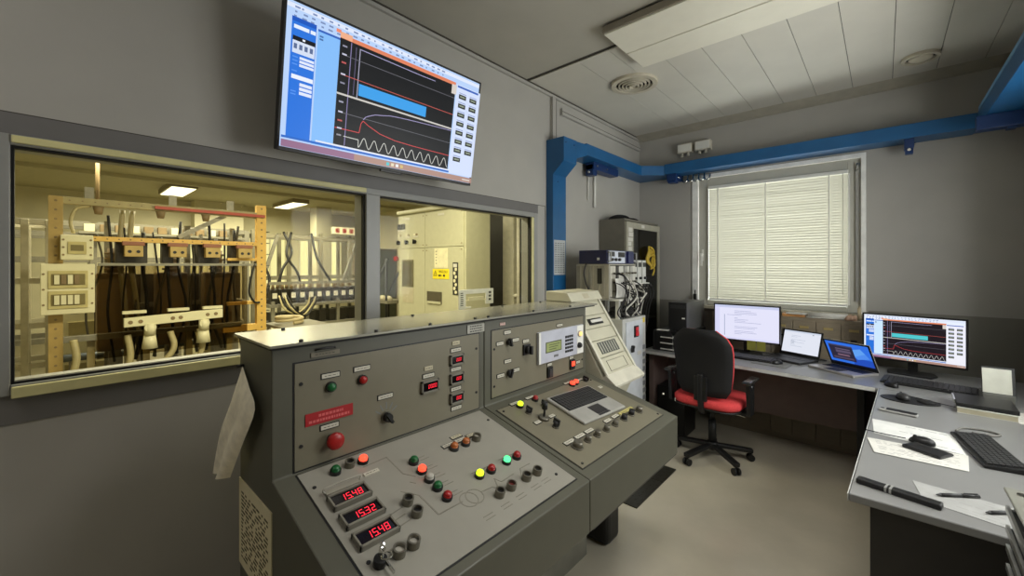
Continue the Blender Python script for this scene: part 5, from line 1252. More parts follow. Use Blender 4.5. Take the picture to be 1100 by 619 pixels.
for s_ in (-1, 1):
    b = MB(); b.tube(curve([(s_*0.10, -0.03, 0.418), (s_*0.26, -0.03, 0.42), (s_*0.285, -0.04, 0.50), (s_*0.285, -0.07, 0.64)], 6), 0.019, 10); b.prism([(-0.11, 0.42), (-0.02, 0.42), (-0.01, 0.655), (-0.13, 0.655)], 'x', s_*0.285-0.012, s_*0.285+0.012); ar = build('armrest', b, BLACK, o, local=True)
    b = MB(); b.box(s_*0.285-0.03, s_*0.285+0.03, -0.17, 0.05, 0.655, 0.68); build('arm_pad', b, mat('arm_pad_black', (48, 47, 46), 0.12), ar, local=True, bevel=0.010)

# floor plates over a cable channel
for k, (y0, y1) in enumerate(((2.40, 2.80), (2.805, 3.05))):
    p = thing('floor_plate', ('longer near' if k == 0 else 'shorter far')+' piece of the dark checker floor plate along the console end', 'floor plate', (0.87, (y0+y1)/2, 0.0), group='floor plates over the cable channel')
    b = MB(); b.box(0.79, 0.955, y0, y1, 0.0005, 0.008); build('plate', b, mat('checker_plate', (64, 62, 54), 0.4, 0.5, var=0.2, scale=90), p, bevel=0.002)
    b = MB()
    n_ = int((y1-y0)/0.03)
    for i in range(n_):
        for j in range(5): b.bar((0.805+j*0.034-0.006, y0+0.02+i*0.029-0.006*(1 if (i+j) % 2 else -1), 0.0085), (0.805+j*0.034+0.006, y0+0.02+i*0.029+0.006*(1 if (i+j) % 2 else -1), 0.0085), 0.004, 0.002)
    build('tread_pattern', b, mat('checker_plate', (64, 62, 54), 0.4), p)

# ------------------------------------------------------------------ laboratory behind the glass
FX = -4.08
o = thing('test_frame', 'yellow perforated-rail test frame carrying switchgear behind the left glass pane', 'test frame', (FX, 0.9, 0))
def rail(name, y0, y1, z0, z1, x0=FX-0.04, x1=FX+0.04, m_=PUNCH, holes=True, par=None):
    b = MB(); b.box(x0, x1, y0, y1, z0, z1)
    n_ = 0
    if holes:
        L = z1-z0 if (z1-z0) > (y1-y0) else y1-y0; n_ = int(L/0.09)
        for i in range(n_):
            t = (i+0.5)/n_
            if (z1-z0) > (y1-y0): b.cyl((x1-0.001, (y0+y1)/2, z0+(z1-z0)*t), (x1+0.002, (y0+y1)/2, z0+(z1-z0)*t), 0.012, n=8, m=1)
            else: b.cyl((x1-0.001, y0+(y1-y0)*t, (z0+z1)/2), (x1+0.002, y0+(y1-y0)*t, (z0+z1)/2), 0.008, n=8, m=1)
    return build(name, b, [m_, LBROWN], par or o, bevel=0.003)
rail('upright', 1.775, 1.885, 0.0, 2.30); rail('upright', -0.05, 0.05, 0.0, 2.20, m_=mat('dull_yellow_rail', (176, 150, 92), 0.5))
rail('crossbar', 0.05, 1.775, 2.13, 2.20, m_=mat('grey_yellow_bar', (172, 160, 116), 0.5)); rail('crossbar', 0.05, 1.775, 1.76, 1.81); rail('crossbar', 1.45, 1.775, 1.565, 1.60, holes=False); rail('crossbar', 0.30, 1.775, 1.50, 1.53, holes=False, m_=STEEL)
rail('crossbar', 0.05, 1.60, 0.72, 0.78, m_=STEEL, holes=False); rail('crossbar', 1.40, 1.775, 0.66, 0.74, holes=False); rail('crossbar', 1.45, 1.775, 1.0, 1.04, holes=False)
b = MB(); b.bar((FX+0.06, 0.75, 2.16), (FX+0.06, 1.86, 2.155), 0.03, 0.035); build('red_busbar', b, COPPER, o)
for y in (0.30, 0.80, 1.22):
    b = MB(); b.cyl((FX+0.06, y, 2.12), (FX+0.06, y, 2.04), 0.045, 0.03, n=14); build('post_insulator', b, LBROWN, o)
b = MB(); b.bar((FX-0.1, 0.98, 1.84), (FX-0.1, 1.45, 2.14), 0.06, 0.05); build('diagonal_brace', b, STEEL, o)
for y in (0.20, 0.88, 1.45): 
    b = MB(); b.box(FX-0.02, FX+0.02, y, y+0.07, 2.2, 2.32); build('hanger_tab', b, STEEL, o)
for i, (y, wd) in enumerate(((0.38, 0.05), (0.70, 0.04), (1.12, 0.06), (1.28, 0.03), (1.62, 0.05))):
    b = MB(); b.box(FX-0.62, FX-0.56, y, y+wd, 0.0, 2.02-0.1*(i % 2)); build('rear_upright', b, STEEL, o)
b = MB(); b.box(FX-0.66, FX-0.63, 0.30, 1.76, 0.62, 1.40); build('back_panel', b, mat('back_panel_brown', (96, 84, 62), 0.6, var=0.25, scale=6), o)
b = MB(); b.box(FX-0.62, FX-0.04, 0.10, 0.16, 1.0, 1.05); b.box(FX-0.62, FX-0.04, 1.64, 1.70, 1.0, 1.05); b.box(FX-0.56, FX-0.50, 0.16, 1.64, 1.0, 1.05); build('rear_tie', b, STEEL, o)
for k in range(16):
    rng = random.Random(200+k); y = 0.32+k*0.088+rng.uniform(-.03, .03); x = FX-0.06-rng.uniform(0, .10); b = MB()
    b.tube(curve([(x, y, 2.05-rng.uniform(0, .3)), (x+rng.uniform(-.05, .05), y+rng.uniform(-.06, .06), 1.5), (x+rng.uniform(-.05, .05), y+rng.uniform(-.08, .08), 1.0), (x, y+rng.uniform(-.1, .1), 0.45)], 5), rng.uniform(0.008, 0.018), 7)
    build('frame_cable', b, CABLE if k % 3 else mat('dark_grey_cable', (70, 66, 54), 0.5), o)
for y, wd in ((0.44, 0.26), (0.83, 0.10), (1.16, 0.22), (1.50, 0.10)):
    b = MB(); b.box(FX-0.22, FX-0.045, y, y+wd, 1.53, 1.80); build('relay_block', b, mat('relay_block_dark', (48, 42, 32), 0.5), o, bevel=0.006)
for k, y in enumerate((0.22, 0.66, 1.05, 1.46)):
    b = MB(); b.box(FX-0.12, FX-0.05, y, y+0.06, 0.0, 0.72); build('lower_strut', b, mat('strut_tan', (150, 138, 100), 0.5), o)
b = MB(); b.box(FX-0.14, FX-0.045, 0.06, 1.70, 0.30, 0.35); build('lower_strut', b, STEEL, o)
# upright tick marks are cable ties
b = MB()
for i in range(9): b.box(FX-0.045, FX+0.045, 1.885, 1.925, 0.75+i*0.15, 0.757+i*0.15)
build('cable_tie', b, BLACK, o)
for k, y in enumerate((0.57, 0.95, 1.28, 1.62)):
    p = thing('contactor', ('leftmost', 'second', 'third', 'rightmost')[k]+' contactor on the yellow crossbar of the test frame', 'contactor', (FX+0.06, y, 1.62), group='contactors on the test frame')
    b = MB(); b.box(FX+0.041, FX+0.13, y-0.075, y+0.075, 1.60, 1.72); build('body', b, mat('contactor_tan', (186, 158, 96), 0.5), p, bevel=0.005)
    b = MB(); b.box(FX+0.041, FX+0.11, y-0.09, y+0.09, 1.722, 1.765); build('terminal_block', b, mat('contactor_top_%d' % (k % 2), ((150, 96, 70), (110, 140, 150))[1 if k == 3 else 0], 0.5), p, bevel=0.003)
    b = MB()
    for q in (-0.035, 0.035): b.cyl((FX+0.13, y+q, 1.655), (FX+0.134, y+q, 1.655), 0.017, n=10)
    build('screw_well', b, BLACK, p)
def dist_box(label, y0, y1, z0, z1, rows):
    p = thing('distribution_box', label, 'distribution box', (FX+0.1, (y0+y1)/2, z0), group='beige distribution boxes')
    b = MB(); b.box(FX+0.045, FX+0.16, y0, y1, z0, z1); build('case', b, LBEIGE, p, bevel=0.008)
    hh = (z1-z0-0.10)/rows
    for r in range(rows):
        za, zb = z0+0.05+r*hh+0.02, z0+0.05+(r+1)*hh-0.03
        b = MB(); b.box(FX+0.160, FX+0.172, y0+0.05, y1-0.05, za-0.012, zb+0.012); w_ = build('window_cover', b, mat('cover_beige', (196, 184, 132), 0.3), p, bevel=0.003)
        b = MB(); b.box(FX+0.172, FX+0.176, y0+0.07, y1-0.07, za+0.02, zb-0.02); build('rail_slot', b, mat('slot_olive', (120, 108, 66), 0.5), w_)
        b = MB()
        for q in range(4 if rows > 1 else 2): 
            yy = y0+0.09+q*0.045; b.box(FX+0.176, FX+0.188, yy, yy+0.035, za+0.03, zb-0.03, q % 2 if r else 0)
        if rows > 1: build('breaker', b, [LBEIGE, LBROWN], w_)
    b = MB()
    for yy in (y0+0.02, y1-0.02):
        for q in range(3): b.cyl((FX+0.16, yy, z0+(z1-z0)*(0.2+0.3*q)), (FX+0.164, yy, z0+(z1-z0)*(0.2+0.3*q)), 0.010, n=8)
    build('screw', b, LBROWN, p)
dist_box('larger two-row beige distribution box on the left of the test frame', -0.10, 0.27, 1.02, 1.52, 2)
dist_box('smaller single-row beige distribution box above the two-row box', 0.03, 0.26, 1.56, 1.81, 1)
b = MB(); b.box(FX+0.05, FX+0.056, 0.29, 1.66, 0.52, 1.499)
tag(build('smoked_shield', b, GLASSD), 'large smoked transparent shield across the middle of the test frame', 'shield')
p = thing('insulator_bar', 'beige bar with paired bolt holes hanging in front of the smoked shield', 'insulator bar', (FX+0.22, 0.92, 0.86))
b = MB(); b.add([(FX+0.18, 0.48, 0.85), (FX+0.25, 0.48, 0.85), (FX+0.25, 1.35, 0.88), (FX+0.18, 1.35, 0.88), (FX+0.18, 0.48, 0.945), (FX+0.25, 0.48, 0.945), (FX+0.25, 1.35, 0.985), (FX+0.18, 1.35, 0.985)], [(0,3,2,1),(4,5,6,7),(0,1,5,4),(1,2,6,5),(2,3,7,6),(3,0,4,7)]); build('bar', b, LBEIGE, p, bevel=0.004)
b = MB()
for y in (0.53, 0.61, 0.88, 0.95, 1.20, 1.28): 
    zc = 0.898+(y-0.48)*0.04; b.cyl((FX+0.25, y, zc), (FX+0.255, y, zc), 0.020, n=12)
build('bolt_hole', b, LBROWN, p)
for y0 in (0.47, 0.84, 1.16):
    b = MB(); b.box(FX+0.17, FX+0.24, y0, y0+0.19, 0.99, 1.02); build('clamp', b, LBEIGE, p)
for y in (0.69, 1.17):
    b = MB(); b.cyl((FX+0.22, y, 0.75), (FX+0.22, y, 0.87), 0.05, n=14); b.ring((FX+0.23, y, 0.83), (1,0,0), 0.03, 0.05, 0.03, 16); b.cyl((FX+0.2, y, 0.60), (FX+0.2, y, 0.75), 0.07, 0.05, n=14); build('support_insulator', b, LBEIGE, p)
# big dark coils behind the shield
for k, y in enumerate((0.45, 0.95, 1.42)):
    p = thing('switching_pole', ('left', 'middle', 'right')[k]+' brown switching pole behind the smoked shield', 'switch pole', (FX-0.3, y, 0), group='switching poles behind the shield')
    b = MB(); b.box(FX-0.47, FX-0.24, y-0.15, y+0.15, 0.55, 1.42); build('body', b, LBROWN, p, bevel=0.02)
    b = MB(); b.box(FX-0.43, FX-0.27, y-0.05, y+0.05, 0.0, 0.55); build('pedestal', b, STEEL, p)
    b = MB(); b.cyl((FX-0.35, y, 1.42), (FX-0.35, y, 1.70), 0.06, n=14)
    for q in range(4): b.cyl((FX-0.35, y, 1.45+q*0.06), (FX-0.35, y, 1.475+q*0.06), 0.085, n=14)
    build('bushing', b, LBROWN, p)
def cable_run(label, pts, r, m_=None, name='cable', group=None):
    b = MB(); b.tube(curve(pts, 7), r, 8); return tag(build(name, b, m_ or CABLE), label, 'cable', group)
LTAN = mat('tan_cable', (176, 164, 122), 0.5)
cable_run('pale cable arching over the small distribution box', [(FX+0.1, 0.12, 1.83), (FX+0.09, 0.10, 1.95), (FX+0.07, 0.14, 2.08), (FX+0.0, 0.24, 2.125)], 0.014, LTAN)
for k, (y0, y1) in enumerate(((0.50, 0.52), (0.58, 0.62))):
    cable_run(('left' if k == 0 else 'right')+' thick pale cable hanging behind the distribution boxes', [(FX-0.15, y0, 2.12), (FX-0.14, y0-0.02, 1.6), (FX-0.15, y1, 1.0), (FX-0.1, y1+0.02, 0.2), (FX-0.1, y1+0.02, 0.03)], 0.025, mat('grey_cable_%d' % k, (150, 142, 112), 0.5), group='thick hanging cables')
cable_run('dark cable bending along the right upright of the test frame', [(FX+0.02, 1.76, 1.55), (FX+0.07, 1.70, 1.35), (FX+0.07, 1.68, 1.15), (FX+0.07, 1.74, 1.03), (FX+0.07, 1.80, 1.02)], 0.013)
for k, (y0, dy) in enumerate(((0.02, 0.08), (0.42, 0.1), (0.78, -0.06), (1.05, 0.06))):
    cable_run(('first', 'second', 'third', 'fourth')[k]+' tan cable from left dropping below the test frame to the floor', [(FX+0.1, y0+0.1, 0.75), (FX+0.15, y0+0.12, 0.55), (FX+0.17, y0+dy, 0.3), (FX+0.2, y0+dy*2, 0.05)], 0.03, LTAN, group='tan cables below the test frame')
# pipes low behind the frame
for k, (x, y0, y1, z) in enumerate(((-4.86, -0.05, 0.70, 0.44), (-4.86, 0.80, 1.75, 0.47), (-3.45, -0.15, 1.45, 0.42))):
    p = thing('pipe', ('left upper', 'right upper', 'long lower')[k]+' blue-grey pipe lying low by the test frame', 'pipe', (x, (y0+y1)/2, z-0.06), group='blue-grey pipes')
    b = MB(); b.cyl((x, y0, z), (x, y1, z), 0.042, n=18); build('tube', b, PIPE, p)
    b = MB()
    for yy in (y0, y1-0.04): b.cyl((x, yy, z), (x, yy+0.04, z), 0.058, n=18)
    build('flange', b, mat('flange_grey', (150, 146, 126), 0.5), p)
    b = MB(); b.box(x-0.04, x+0.04, y0+0.15, y0+0.21, 0, z-0.035); b.box(x-0.04, x+0.04, y1-0.21, y1-0.15, 0, z-0.035); build('support', b, STEEL, p)
# steel racks
def rack(label, x0, x1, y0, y1, h, levels, post=0.05, n_mid=0, m_=STEEL, name='steel_rack'):
    p = thing(name, label, 'rack', ((x0+x1)/2, (y0+y1)/2, 0))
    ys = [y0+(y1-post-y0)*i/(n_mid+1) for i in range(n_mid+2)]
    for x in (x0, x1-post):
        for y in ys:
            b = MB(); b.box(x, x+post, y, y+post, 0, h); build('post', b, m_, p, bevel=0.003)
    for z in levels:
        b = MB(); e = post*0.12; b.box(x0+post, x1-post, y0+e, y0+post-e, z, z+post); b.box(x0+post, x1-post, y1-post+e, y1-e, z, z+post)
        for ya, yb in zip(ys[:-1], ys[1:]): b.box(x0+e, x0+post-e, ya+post, yb, z, z+post); b.box(x1-post+e, x1-e, ya+post, yb, z, z+post)
        build('beam', b, m_, p)
    return p
rack('pale steel rack at the far left behind the left glass pane', -5.6, -4.95, -0.62, -0.02, 2.02, (0.35, 0.80, 1.30, 1.96), 0.06, 2, mat('rack_pale_steel', (186, 180, 158), 0.45))
rack('wide steel rack behind the test frame with high crossbeams', -6.6, -5.9, -0.6, 2.2, 2.08, (0.5, 1.55, 1.88, 2.03), 0.07, 2)
p = thing('switch_row', 'row of small dark switch units on the rack behind the test frame', 'switch row', (-6.0, 1.2, 1.93))
b = MB(); b.box(-5.88, -5.74, 0.2, 2.1, 1.93, 1.96); build('mounting_rail', b, STEEL, p)
for k in range(12):
    b = MB(); b.box(-5.86, -5.76, 0.25+k*0.15, 0.35+k*0.15, 1.961, 2.06); build('switch_unit', b, LBROWN if k % 3 else LBEIGE, p, bevel=0.004)
for k, (y0, z0, wy, hz) in enumerate(((0.05, 0.461, 0.45, 0.5), (0.02, 0.0, 0.55, 0.46), (1.32, 0.0, 0.4, 0.9), (-0.5, 0.8605, 0.16, 0.2))):
    p = thing('equipment_box', ('pale box stacked on a longer box behind the left of the test frame', 'long pale box on the floor behind the test frame, under another box', 'tall tan box on the floor behind the right of the test frame', 'pale box on the far left steel rack')[k], 'box', (-5.2, y0+wy/2, z0), group='pale boxes behind the test frame')
    b = MB(); b.box(-5.45, -5.0, y0, y0+wy, z0, z0+hz); build('case', b, LBEIGE, p, bevel=0.006)
    b = MB(); b.box(-5.0, -4.985, y0+0.05, y0+wy-0.05, z0+hz*0.3, z0+hz*0.75); build('front_plate', b, mat('front_tan', (176, 164, 116), 0.5), p)
# lit far windows behind the racks
E_WIN = emit('far_window_daylight', (255, 246, 176), 1.0)
def lab_window(n, y0, y1, z0, z1, bars=1):
    w_ = empty_struct('window_%d' % n, (LX, (y0+y1)/2, z0))
    b = MB(); t_ = 0.05
    for (a, c, e, f) in ((y0-t_, y1+t_, z0-t_, z0), (y0-t_, y1+t_, z1, z1+t_), (y0-t_, y0, z0, z1), (y1, y1+t_, z0, z1)): b.box(LX+0.001, LX+0.06, a, c, e, f)
    for q in range(bars): yc = y0+(y1-y0)*(q+1)/(bars+1); b.box(LX+0.001, LX+0.05, yc-0.02, yc+0.02, z0, z1)
    build('frame', b, LABW, w_)
    b = MB(); b.box(LX+0.005, LX+0.012, y0, y1, z0, z1); build('pane', b, E_WIN, w_)
lab_window(4, 1.6, 3.0, 0.9, 2.05, 2); lab_window(5, 4.7, 5.9, 0.9, 2.3, 1); lab_window(6, 3.55, 4.3, 0.9, 2.3, 1)
# capacitor bank behind the mullion side
KX = -5.7
p = thing('capacitor_bank', 'long bank of dark capacitors on a steel stand, right of the test frame', 'capacitor bank', (KX, 3.3, 0))
for y in (2.40, 2.95, 3.5, 4.1):
    b = MB(); b.box(KX-0.25, KX-0.20, y, y+0.05, 0, 0.9); b.box(KX+0.20, KX+0.25, y, y+0.05, 0, 0.9); build('leg', b, STEEL, p)
b = MB(); b.box(KX-0.25, KX+0.27, 2.36, 4.2, 0.80, 0.85); b.box(KX-0.25, KX+0.27, 2.36, 4.2, 0.45, 0.49); build('deck', b, STEEL, p)
b = MB(); b.box(KX+0.22, KX+0.25, 2.36, 4.2, 1.18, 1.23); build('top_rail', b, STEEL, p)
for k in range(12):
    y = 2.46+k*0.148
    b = MB(); b.box(KX-0.2, KX+0.2, y-0.05, y+0.05, 0.852, 1.10); cp = build('capacitor', b, mat('capacitor_dark', (44, 40, 32), 0.4), p, bevel=0.008)
    b = MB(); b.cyl((KX+0.12, y, 1.10), (KX+0.12, y, 1.20), 0.028, 0.02, n=10); b.cyl((KX-0.12, y, 1.10), (KX-0.12, y, 1.20), 0.028, 0.02, n=10); build('insulator', b, LBROWN, cp)
    b = MB(); b.box(KX+0.2, KX+0.215, y-0.035, y+0.035, 0.95, 1.04); build('white_cap', b, mat('cap_white', (230, 226, 206), 0.4), cp)
for k in range(9):
    y = 2.5+k*0.19; b = MB(); b.box(KX-0.18, KX+0.18, y-0.06, y+0.06, 0.492, 0.70); build('lower_capacitor', b, mat('capacitor_dark', (44, 40, 32), 0.4), p, bevel=0.006)
p = rack('tall pale steel gantry above the capacitor bank', -6.5, -5.95, 2.25, 4.6, 2.12, (1.25, 2.0), 0.06, 3, mat('gantry_grey', (134, 128, 106), 0.5), 'steel_gantry')
b = MB(); b.bar((-5.93, 2.3, 0.9), (-5.93, 2.65, 2.05), 0.05, 0.05); b.bar((-5.93, 3.75, 0.9), (-5.93, 4.15, 2.05), 0.05, 0.05); build('diagonal_brace', b, STEEL, p)
b = MB(); b.box(-5.92, -5.86, 3.6, 4.5, 2.125, 2.26)
for k in range(6): b.box(-5.86, -5.855, 3.66+k*0.14, 3.74+k*0.14, 2.15, 2.24, 1)
build('terminal_strip', b, [LBEIGE, COPPER], p)
for k, pts in enumerate(([(-5.85, 2.72, 2.1), (-5.7, 2.80, 1.75), (-5.6, 2.62, 1.45), (-5.58, 2.55, 1.2)], [(-5.85, 2.85, 2.1), (-5.65, 2.70, 1.7), (-5.6, 2.85, 1.4), (-5.58, 2.9, 1.2)], [(-5.85, 3.2, 2.1), (-5.7, 3.22, 1.7), (-5.6, 3.3, 1.45), (-5.58, 3.45, 1.2)], [(-5.85, 2.35, 2.0), (-5.6, 2.3, 1.6), (-5.5, 2.38, 1.3), (-5.45, 2.32, 1.0)])):
    cable_run(('crossing', 'second crossing', 'middle', 'leftmost')[k]+' black cable dropping from the gantry to the capacitor bank', pts, 0.022, group='black cables over the capacitor bank')
for k in range(4):
    cable_run(('outer', 'second', 'third', 'inner')[k]+' looping cable at the left front of the capacitor bank', [(KX+0.28, 2.50+k*0.04, 1.0), (KX+0.40, 2.55+k*0.05, 0.78), (KX+0.38, 2.75+k*0.05, 0.70-0.02*k), (KX+0.30, 2.95+k*0.04, 0.82), (KX+0.27, 3.0+k*0.05, 0.95)], 0.014, CABLE if k % 2 else LTAN, group='looping cables at the capacitor bank')
for k, (y, wy, z0, hz) in enumerate(((3.35, 0.35, 0.0, 0.42), (2.3, 0.35, 0.0, 0.5))):
    b = MB(); b.box(KX+0.32, KX+0.62, y, y+wy, z0, z0+hz); b.box(KX+0.62, KX+0.63, y+0.04, y+wy-0.04, z0+0.08, z0+hz-0.08, 1)
    tag(build('floor_case', b, [LBEIGE, mat('front_tan', (176, 164, 116), 0.5)], bevel=0.006), ('pale case on the laboratory floor under the capacitor bank right half', 'pale case on the laboratory floor at the left end of the capacitor bank')[k], 'case')
cable_run('coil of pale hose on the laboratory floor by the yellow upright', [(-4.0+0.15*math.cos(a), 2.16+0.16*math.sin(a), 0.724+0.0069*a) for a in [i*0.5 for i in range(26)]], 0.022, mat('hose_pale', (196, 180, 140), 0.5), name='hose_coil')
b = MB(); b.box(-4.35, -3.65, 1.95, 2.56, 0.66, 0.70)
for x in (-4.32, -3.72):
    for y in (1.98, 2.50): b.box(x, x+0.04, y, y+0.04, 0, 0.66)
tag(build('low_table', b, STEEL, bevel=0.004), 'low steel table carrying the pale hose coil', 'table')
# columns, beams and cabinet on the far wall
b = MB(); b.box(-9.4, -9.0, 4.6, 5.0, 0, LH); struct('trim_7', b, LABW)
b = MB(); b.box(-10.39, -10.0, 2.2, 3.2, 2.35, LH); struct('trim_8', b, LABW)
b = MB(); b.box(-7.6, -7.5, -2.1, 6.3, LH-0.06, LH); struct('trim_9', b, LABC_)
# light fittings of the laboratory
E_TUBE = emit('fluorescent_diffuser', (255, 250, 214), 2.2)
def lab_lamp(label, x, y, lx, ly, z=LH):
    p = thing('laboratory_luminaire', label, 'ceiling light', (x, y, z), group='laboratory ceiling lights')
    b = MB(); b.box(x-lx/2, x+lx/2, y-ly/2, y+ly/2, z-0.09, z-0.0); build('housing', b, mat('lamp_housing_tan', (140, 130, 96), 0.5), p, bevel=0.004)
    b = MB(); b.box(x-lx/2+0.03, x+lx/2-0.03, y-ly/2+0.03, y+ly/2-0.03, z-0.10, z-0.088); build('diffuser', b, E_TUBE, p)
lab_lamp('lit ceiling light seen through the left glass pane, above the test frame', -8.3, 1.62, 1.3, 0.42)
lab_lamp('lit ceiling light seen through the glass above the capacitor bank', -8.7, 3.85, 1.3, 0.38)
lab_lamp('ceiling light over the middle of the laboratory', -5.0, 1.8, 0.5, 4.0, LH); lab_lamp('ceiling light nearest the glass in the laboratory', -1.5, 1.9, 0.4, 3.0, LH)
b = MB(); b.cyl((-5.2, 0.35, 2.3), (-5.2, 0.35, LH), 0.02, n=10)
tag(build('hanging_rod', b, LBROWN), 'brown vertical rod hanging from the laboratory ceiling at left', 'rod')
# switchgear cabinet
SX0, SX1, SY0, SY1, SH = -3.95, -2.27, 3.86, 4.34, 2.36
p = thing('switchgear_cabinet', 'tall beige switchgear cabinet with warning sign behind the right glass pane', 'switchgear cabinet', ((SX0+SX1)/2, (SY0+SY1)/2, 0))
b = MB(); b.box(SX0, SX1, SY0, SY1, 0, SH); build('body', b, LABM, p, bevel=0.006)
b = MB(); b.box(SX0-0.01, SX1+0.02, SY0-0.05, SY0+0.10, SH-0.02, SH+0.045); build('top_moulding', b, LABM, p, bevel=0.02, seg=3)
JX = SX0+0.74; JZ = 1.78
for (x0, x1, z0, z1) in ((SX0+0.01, JX-0.004, JZ+0.004, SH-0.04), (JX+0.004, SX1-0.035, JZ+0.004, SH-0.04), (SX0+0.01, JX-0.004, 0.12, JZ-0.004), (JX+0.004, SX1-0.035, 0.12, JZ-0.004)):
    b = MB(); b.box(x0, x1, SY0-0.014, SY0-0.0005, z0, z1); dd = build('door', b, LABM, p, bevel=0.003)
    b = MB()
    for xx in (x0+0.04, x1-0.04): b.cyl((xx, SY0-0.014, z1-0.04), (xx, SY0-0.018, z1-0.04), 0.010, n=8); b.cyl((xx, SY0-0.014, z0+0.04), (xx, SY0-0.018, z0+0.04), 0.010, n=8)
    build('screw', b, LBROWN, dd)
fy = SY0-0.014
def cbox(name, x0, x1, z0, z1, m_, d=0.006, bevel=0.0, sub=None):
    b = MB(); b.box(x0, x1, fy-d, fy-0.0002, z0, z1); return build(name, b, m_, sub or p, bevel=bevel)
def CX(px):   # cabinet x from its picture column
    k = math.tan(math.radians(42.06)-math.atan((px-550)/442.3)); return 2.084-k*SY0
for x0 in (CX(428.2), CX(431.0), CX(433.9)): cbox('meter', x0, x0+0.055, 2.10, 2.19, BLACK, 0.012, 0.004)
cbox('meter_label', CX(428.2), CX(436), 2.07, 2.09, PAPER)
for x0 in (CX(429), CX(437.5), CX(446)):
    cbox('label_plate', x0-0.03, x0+0.10, 1.955, 1.975, PAPER); cbox('indicator', x0-0.02, x0+0.02, 1.985, 2.015, mat('white_dot', (240, 236, 214), 0.4)); cbox('indicator', x0+0.04, x0+0.08, 1.985, 2.015, LBROWN)
    b = MB(); b.cyl((x0+0.02, fy, 1.885), (x0+0.02, fy-0.03, 1.885), 0.032, n=14); b.box(x0+0.01, x0+0.03, fy-0.05, fy-0.03, 1.85, 1.92); build('selector_knob', b, BLACK, p)
cbox('label_plate', CX(434), CX(441.5), 2.25, 2.285, PAPER); cbox('label_plate', CX(471.5), CX(478), 2.255, 2.285, PAPER)
w_ = cbox('viewing_window', CX(433), CX(445), 1.16, 1.60, mat('window_rim_olive', (110, 104, 72), 0.5), 0.012, 0.03)
b = MB(); b.box(CX(433)+0.03, CX(445)-0.03, fy-0.014, fy-0.012, 1.19, 1.57); build('window_glass', b, mat('dark_viewing_glass', (96, 92, 72), 0.2), w_)
cbox('door_document', CX(433.5), CX(445), 0.90, 1.14, PAPERO, 0.003); cbox('schedule_sheet', CX(467.5), CX(482), 1.47, 1.76, mat('schedule_paper', (232, 226, 190), 0.6), 0.003)
b = MB()
for r in range(5): b.box(CX(469), CX(470.2), fy-0.0034, fy-0.003, 1.53+r*0.045, 1.545+r*0.045)
build('schedule_print', b, LINE, p)
sx0, sx1, sz0, sz1 = CX(465.8), CX(483.3), 1.305, 1.455
sg = cbox('warning_sign', sx0, sx1, sz0, sz1, mat('sign_yellow', (244, 222, 36), 0.45), 0.004)
b = MB(); tx, tz = sx0+0.065, sz0+0.055
b.add([(tx-0.05, fy-0.0045, tz-0.01), (tx+0.05, fy-0.0045, tz-0.01), (tx, fy-0.0045, tz+0.075)], [(0,1,2)])
b.add([(tx-0.034, fy-0.0048, tz), (tx+0.034, fy-0.0048, tz), (tx, fy-0.0048, tz+0.056)], [(0,1,2)], 1)
b.add([(tx+0.004, fy-0.0050, tz+0.045), (tx-0.010, fy-0.0050, tz+0.022), (tx+0.002, fy-0.0050, tz+0.024), (tx-0.004, fy-0.0050, tz+0.004), (tx+0.011, fy-0.0050, tz+0.028), (tx+0.0, fy-0.0050, tz+0.027)], [(0,1,2,5), (5,3,4), (2,3,5)])
build('hazard_triangle', b, [BLACK, mat('sign_yellow', (244, 222, 36), 0.45)], sg)
text_mesh('sign_lettering', 'PERICOLO', 0.052, BLACK, sg, Matrix(((1,0,0,(tx+0.045+sx1)/2+0.008),(0,0,-1,fy-0.0046),(0,1,0,sz0+0.105),(0,0,0,1))) @ Matrix.Diagonal((0.86, 1, 1, 1)))
b = MB()
for (a, c) in ((0.0, 0.045), (0.055, 0.075), (0.11, 0.155)): b.box(tx+0.075+a, tx+0.075+c, fy-0.0048, fy-0.004, sz0+0.035, sz0+0.065)
build('sign_second_line', b, BLACK, sg)
rc = cbox('drawer_recess', CX(459.5), CX(475.5), 0.93, 1.11, mat('recess_dark', (84, 78, 62), 0.5), 0.003)
cbox('recess_lip', CX(460.5), CX(474.5), 0.925, 0.96, LABM, 0.02, 0.004)
b = MB(); b.cyl((CX(427.6), fy, 1.62), (CX(427.6), fy-0.05, 1.62), 0.04, n=16); build('red_stop_button', b, REDP, p)
b = MB(); b.box(CX(487.3), CX(493), fy-0.004, fy, 1.08, 1.55)
for r in range(7): b.cyl(((CX(487.3)+CX(493))/2+0.015*(-1)**r, fy-0.004, 1.12+r*0.055), ((CX(487.3)+CX(493))/2+0.015*(-1)**r, fy-0.012, 1.12+r*0.055), 0.025, n=8, m=1)
b.box(CX(488), CX(492), fy-0.008, fy-0.004, 1.48, 1.53, 2)
build('side_terminal_strip', b, [DARK, LBEIGE, PAPER], p)
